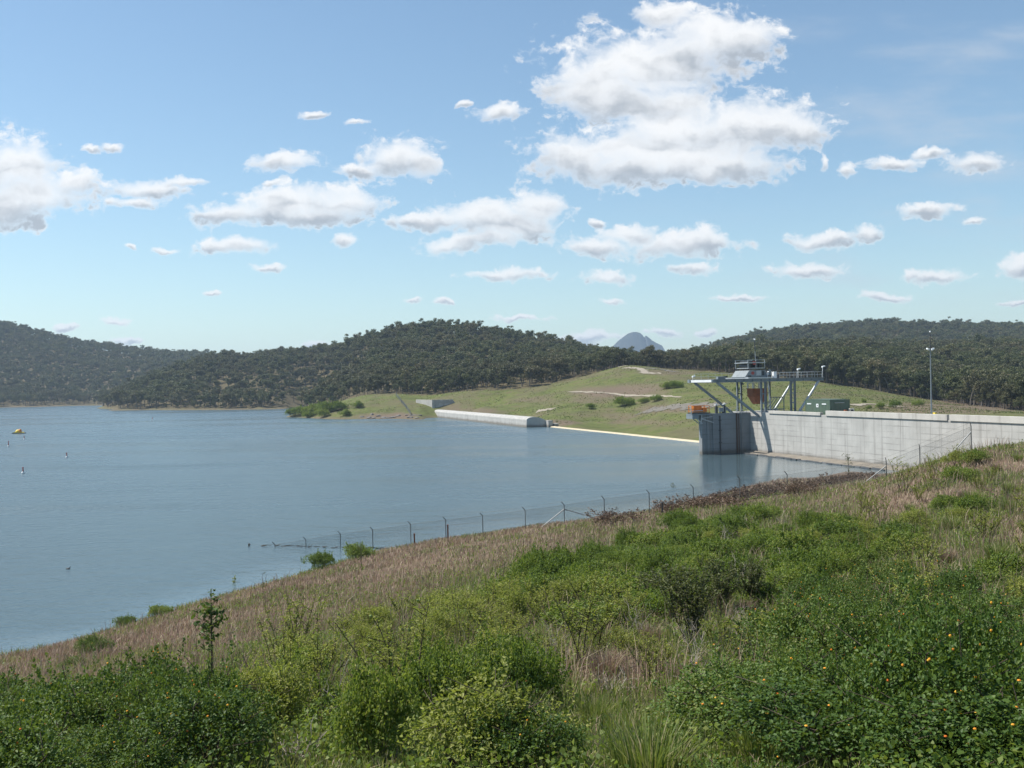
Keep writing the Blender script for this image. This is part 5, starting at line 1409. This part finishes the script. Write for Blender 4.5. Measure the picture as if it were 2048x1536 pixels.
# ------------------------------------------------------------------ fence
fp = [ground(px, pb, 60, 100) if pb < 1094 else water_at(px, pb) for px, pt, pb, D in FENCE]
base = []
for px, pt, pb, D in FENCE:
    q = at(px, pb, D); base.append(Vector((q.x, q.y, H1(q.x, q.y))))
fc = thing('chain_link_fence', 'chain-link fence with bent-topped steel posts running down the bank into the water', 'fence', base[4])
O = base[4]
tops = []
for (px, pt, pb, D), q in zip(FENCE, base):
    tz = at(px, pt, D).z
    t_ = Vector((q.x + (0.0), q.y, tz - 0.28)); tops.append(t_)
    mb = MB()
    a0, a1 = q - O - Vector((0, 0, 0.3)), t_ - O
    lean = Vector((-0.24, -0.1, 0.28)) if px < 1600 else Vector((-0.04, 0, 0.28))
    mb.poly([tuple(a0), tuple(a1), tuple(a1 + lean)], [0.034, 0.034, 0.027], 7)
    mb.build('post', MT['post'], fc, smooth=True)
def brace(i, dx, dpy):
    px, pt, pb, D = FENCE[i]
    e = at(px + dx, pb + dpy, D); e.z = H1(e.x, e.y) - 0.05
    mb = MB(); mb.tube(tuple(tops[i] - O + Vector((0, 0, -0.35))), tuple(e - O), 0.04, n=7); mb.build('brace', MT['postpale'], fc, smooth=True)
brace(8, -48, 8); brace(8, 78, -5); brace(14, -56, 10); brace(16, -54, 5)
mb = MB()
for i in range(len(base) - 1):
    for dz in (0.0, -0.5):
        mb.tube(tuple(tops[i] - O + Vector((0, 0, dz))), tuple(tops[i+1] - O + Vector((0, 0, dz))), 0.007, n=4, caps=False)
    mb.tube(tuple(tops[i] - O + Vector((-.2, -.1, .24))), tuple(tops[i+1] - O + Vector((-.2, -.1, .24))), 0.005, n=4, caps=False)
mb.build('strand_wire', MT['post'], fc)
m, t, b, o = new_mat('chain_link_mesh')
uvn = t.new('ShaderNodeAttribute'); uvn.attribute_name = 'run'
uz = t.new('ShaderNodeAttribute'); uz.attribute_name = 'rise'
d1_ = t.m('ABSOLUTE', t.m('SUBTRACT', t.m('FRACT', t.m('DIVIDE', t.m('ADD', uvn.outputs['Fac'], uz.outputs['Fac']), 0.075)), 0.5))
d2_ = t.m('ABSOLUTE', t.m('SUBTRACT', t.m('FRACT', t.m('DIVIDE', t.m('SUBTRACT', uvn.outputs['Fac'], uz.outputs['Fac']), 0.075)), 0.5))
hole = t.m('MINIMUM', t.m('GREATER_THAN', d1_, 0.045), t.m('GREATER_THAN', d2_, 0.045))
tp = t.new('ShaderNodeBsdfTransparent'); mx = t.new('ShaderNodeMixShader')
b.inputs['Base Color'].default_value = (0.16, 0.17, 0.17, 1); b.inputs['Roughness'].default_value = 0.6; b.inputs['Metallic'].default_value = 0.3
t.l.new(hole, mx.inputs[0]); t.l.new(b.outputs[0], mx.inputs[1]); t.l.new(tp.outputs[0], mx.inputs[2]); t.l.new(mx.outputs[0], o.inputs[0])
V, Qf, run, rise = [], [], [], []
acc = 0
for i in range(len(base)):
    if i: acc += (base[i] - base[i-1]).length
    zb = base[i].z - O.z - 0.1
    V += [(tops[i].x - O.x, tops[i].y - O.y + 0.05, zb), (tops[i].x - O.x, tops[i].y - O.y + 0.05, tops[i].z - O.z)]; run += [acc, acc]; rise += [0, tops[i].z - O.z - zb]
    if i: Qf.append((2*i-2, 2*i, 2*i+1, 2*i-1))
mesh_np('wire_mesh', V, [np.array(Qf)], m, fc, {'run': run, 'rise': rise})
for px, pt, pb, D, lab, cl in ((829, 1066, 1090, 91, 'short rusty picket beside a fence post at left', 'rust'), (896, 1048, 1078, 90.5, 'reddish steel picket tied to a fence post', 'rust'), (1325, 1005, 1030, 84, 'short grey picket between two fence posts', 'post')):
    q = at(px, pb, D); zz = H1(q.x, q.y); hh = (pb - pt)/F*D
    mb = MB(); mb.box(-0.06, 0.06, -0.015, 0.015, -0.2, hh); mb.box(-0.015, 0.015, -0.015, 0.05, -0.2, hh); mb.box(-0.07, 0.07, -0.03, 0.06, hh*0.98, hh*1.03)
    o = mb.build('steel_picket', MT[cl]); o.location = (q.x, q.y, zz); tag(o, lab, 'picket')
q = water_at(497, 1092); mb = MB(); mb.tube((0, 0, -0.5), (0.05, 0, 0.22), 0.09, 0.07, 7); mb.tube((0.03, 0, 0.1), (0.2, 0.05, 0.16), 0.03, 0.02, 5); o = mb.build('drowned_stump', MT['stem']); o.location = q; tag(o, 'dark drowned stump tip standing in the water left of the fence', 'stump')
mb = MB(); rr = random.Random(9)
for i in range(70):
    s = rr.random()**0.8; px = 515 + s*325; py = 1091 + s*8 + rr.uniform(-1.2, 1.5)
    p = water_at(px, py); a = rr.uniform(-0.5, 0.5); l = rr.uniform(0.15, 0.7)
    mb.tube((p.x, p.y, 0.01), (p.x + cos(a)*l, p.y + sin(a)*l, rr.uniform(0.0, 0.1)), rr.uniform(.015, .04), .012, 5)
o = mb.build('driftwood_line', MT['stem']); tag(o, 'thin line of floating twigs caught along the drowned fence', 'driftwood', kind='stuff')

# ------------------------------------------------------------------ things on the water
def spar_buoy(px, py, hpx, label, tilt):
    q = water_at(px, py); hh = hpx/F*q.y
    o = thing('spar_buoy', label, 'buoy', (q.x, q.y, 0), group='spar buoys on the reservoir')
    mb = MB(); mb.lathe([(0.05, -0.3), (0.24, -0.1), (0.30, 0.05), (0.26, 0.22), (0.12, 0.34)], n=14); mb.build('float', MT['white'], o, smooth=True)
    mb = MB(); mb.lathe([(0.12, 0.34), (0.11, 0.55), (0.085, hh*0.8), (0.12, hh*0.82), (0.10, hh)], n=12); mb.build('spar', MT['red'], o, smooth=True)
    o.rotation_euler = (0.05, tilt, 0)
spar_buoy(46, 947, 13, 'nearest red and white spar buoy, left edge of the reservoir', 0.04)
spar_buoy(134, 915, 10, 'red and white spar buoy standing apart to the right of the others', -0.05)
spar_buoy(17, 893, 11, 'red spar buoy nearest the left picture edge below the yellow raft', 0.06)
spar_buoy(49, 879, 8, 'small distant red spar buoy just below the yellow raft', -0.1)
spar_buoy(305, 840, 6, 'farthest tiny spar buoy off the wooded headland', 0.02)
q = water_at(38, 867); yb = thing('marker_raft', 'yellow marker raft with a dark base floating at the far left', 'raft', (q.x, q.y, 0))
mb = MB(); mb.box(-2.1, 2.1, -1.0, 1.0, -0.2, 0.28); mb.build('pontoon', MT['steel_dark'], yb, bevel=0.05)
mb = MB(); mb.prism([(-1.9, 0.282), (1.6, 0.282), (1.3, 0.55), (-1.4, 0.55)], -0.9, 0.9); mb.lathe([(0.9, 0.55), (0.85, 0.9), (0.6, 1.25), (0.25, 1.4)], (-0.3, 0, 0), 14); mb.build('float', MT['yellow'], yb, smooth=True)
mb = MB(); mb.lathe([(0.55, 0.552), (0.5, 1.1), (0.3, 1.5), (0.1, 1.6)], (0.5, -0.2, 0), 12); mb.build('drum', MT['orange'], yb, smooth=True)
q = water_at(136, 1138); bird = thing('waterbird', 'small dark waterbird swimming alone on the reservoir at left', 'bird', (q.x, q.y, 0))
mb = MB(); mb.lathe([(0.01, -0.17), (0.06, -0.12), (0.085, -0.02), (0.08, 0.06), (0.045, 0.13), (0.02, 0.16)], n=12)
for i_, v_ in enumerate(mb.v): mb.v[i_] = (v_[2], v_[0], v_[1]*0.75 + 0.03)
mb.poly([(0.11, 0, 0.06), (0.15, 0, 0.13), (0.17, 0, 0.17)], [0.035, 0.024, 0.028], 8); mb.ball((0.18, 0, 0.185), 0.032, 8); mb.tube((0.2, 0, 0.18), (0.245, 0, 0.172), 0.011, 0.004, 5); mb.add([(-.15,-.02,.05),(-.15,.02,.05),(-.23,0,.08)], [(0,1,2)])
mb.build('body', MT['steel_dark'], bird, smooth=True)

# rocks and rails at the grassy point
rr = random.Random(4)
for i in range(16):
    px = rr.uniform(715, 850); py = 837.5 - rr.uniform(0, 8) 
    q = ground(px, py, 300); mb = MB(); r2 = np.random.default_rng(200 + i)
    mb.ball((0, 0, 0), 1.0, 10)
    sx3 = r2.uniform(.5, 1.5), r2.uniform(.5, 1.0), r2.uniform(.3, .6)
    mb.v = [(x*sx3[0]*(1 + .25*sin(3*y + i)), y*sx3[1]*(1 + .25*cos(2.7*z_ + i)), z_*sx3[2]*(1 + .3*sin(2.3*x + i*2))) for x, y, z_ in mb.v]
    o = mb.build('shore_rock', MT['rock']); o.location = (q.x, q.y, q.z + 0.1); tag(o, 'dark rock at the waterline of the grassy point left of the weir', 'rock', 'rocks at the grassy point')
hr = thing('slope_railing', 'dark railing running down the slope beside the abutment wall', 'railing')
P_ = [ground(px, py, 300) for px, py in ((792, 792), (803, 806), (813, 818), (822, 832))]
hr.location = P_[0]
for p in P_:
    mb = MB(); mb.tube(tuple(p - P_[0] - Vector((0, 0, .2))), tuple(p - P_[0] + Vector((0, 0, 1.5))), 0.09, n=6); mb.build('post', MT['steel_dark'], hr)
mb = MB()
for dz in (0.3, 0.9, 1.45):
    for a_, b2 in zip(P_, P_[1:]): mb.tube(tuple(a_ - P_[0] + Vector((0, 0, dz))), tuple(b2 - P_[0] + Vector((0, 0, dz))), 0.09, n=6)
mb.build('rail', MT['steel_dark'], hr)

# ------------------------------------------------------------------ air: a closed box of even thin haze
HZ_B, HZ_T = float(ZZ.min()) - 1.0, 285.0
mb = MB(); mb.box(-21000, 21000, -60, 7000, HZ_B, HZ_T)
hz = mb.build('haze', None); tag(hz, 'thin pale blue summer haze over the valley', kind='stuff')
m = bpy.data.materials.new('thin_haze'); m.use_nodes = True
t = NT(m.node_tree); t.n.clear(); o = t.new('ShaderNodeOutputMaterial'); pv = t.new('ShaderNodeVolumePrincipled')
pv.inputs['Color'].default_value = (0.62, 0.80, 1.0, 1); pv.inputs['Density'].default_value = 0.00012; pv.inputs['Anisotropy'].default_value = 0.2
t.l.new(pv.outputs[0], o.inputs['Volume']); hz.data.materials.append(m)
m.cycles.homogeneous_volume = True
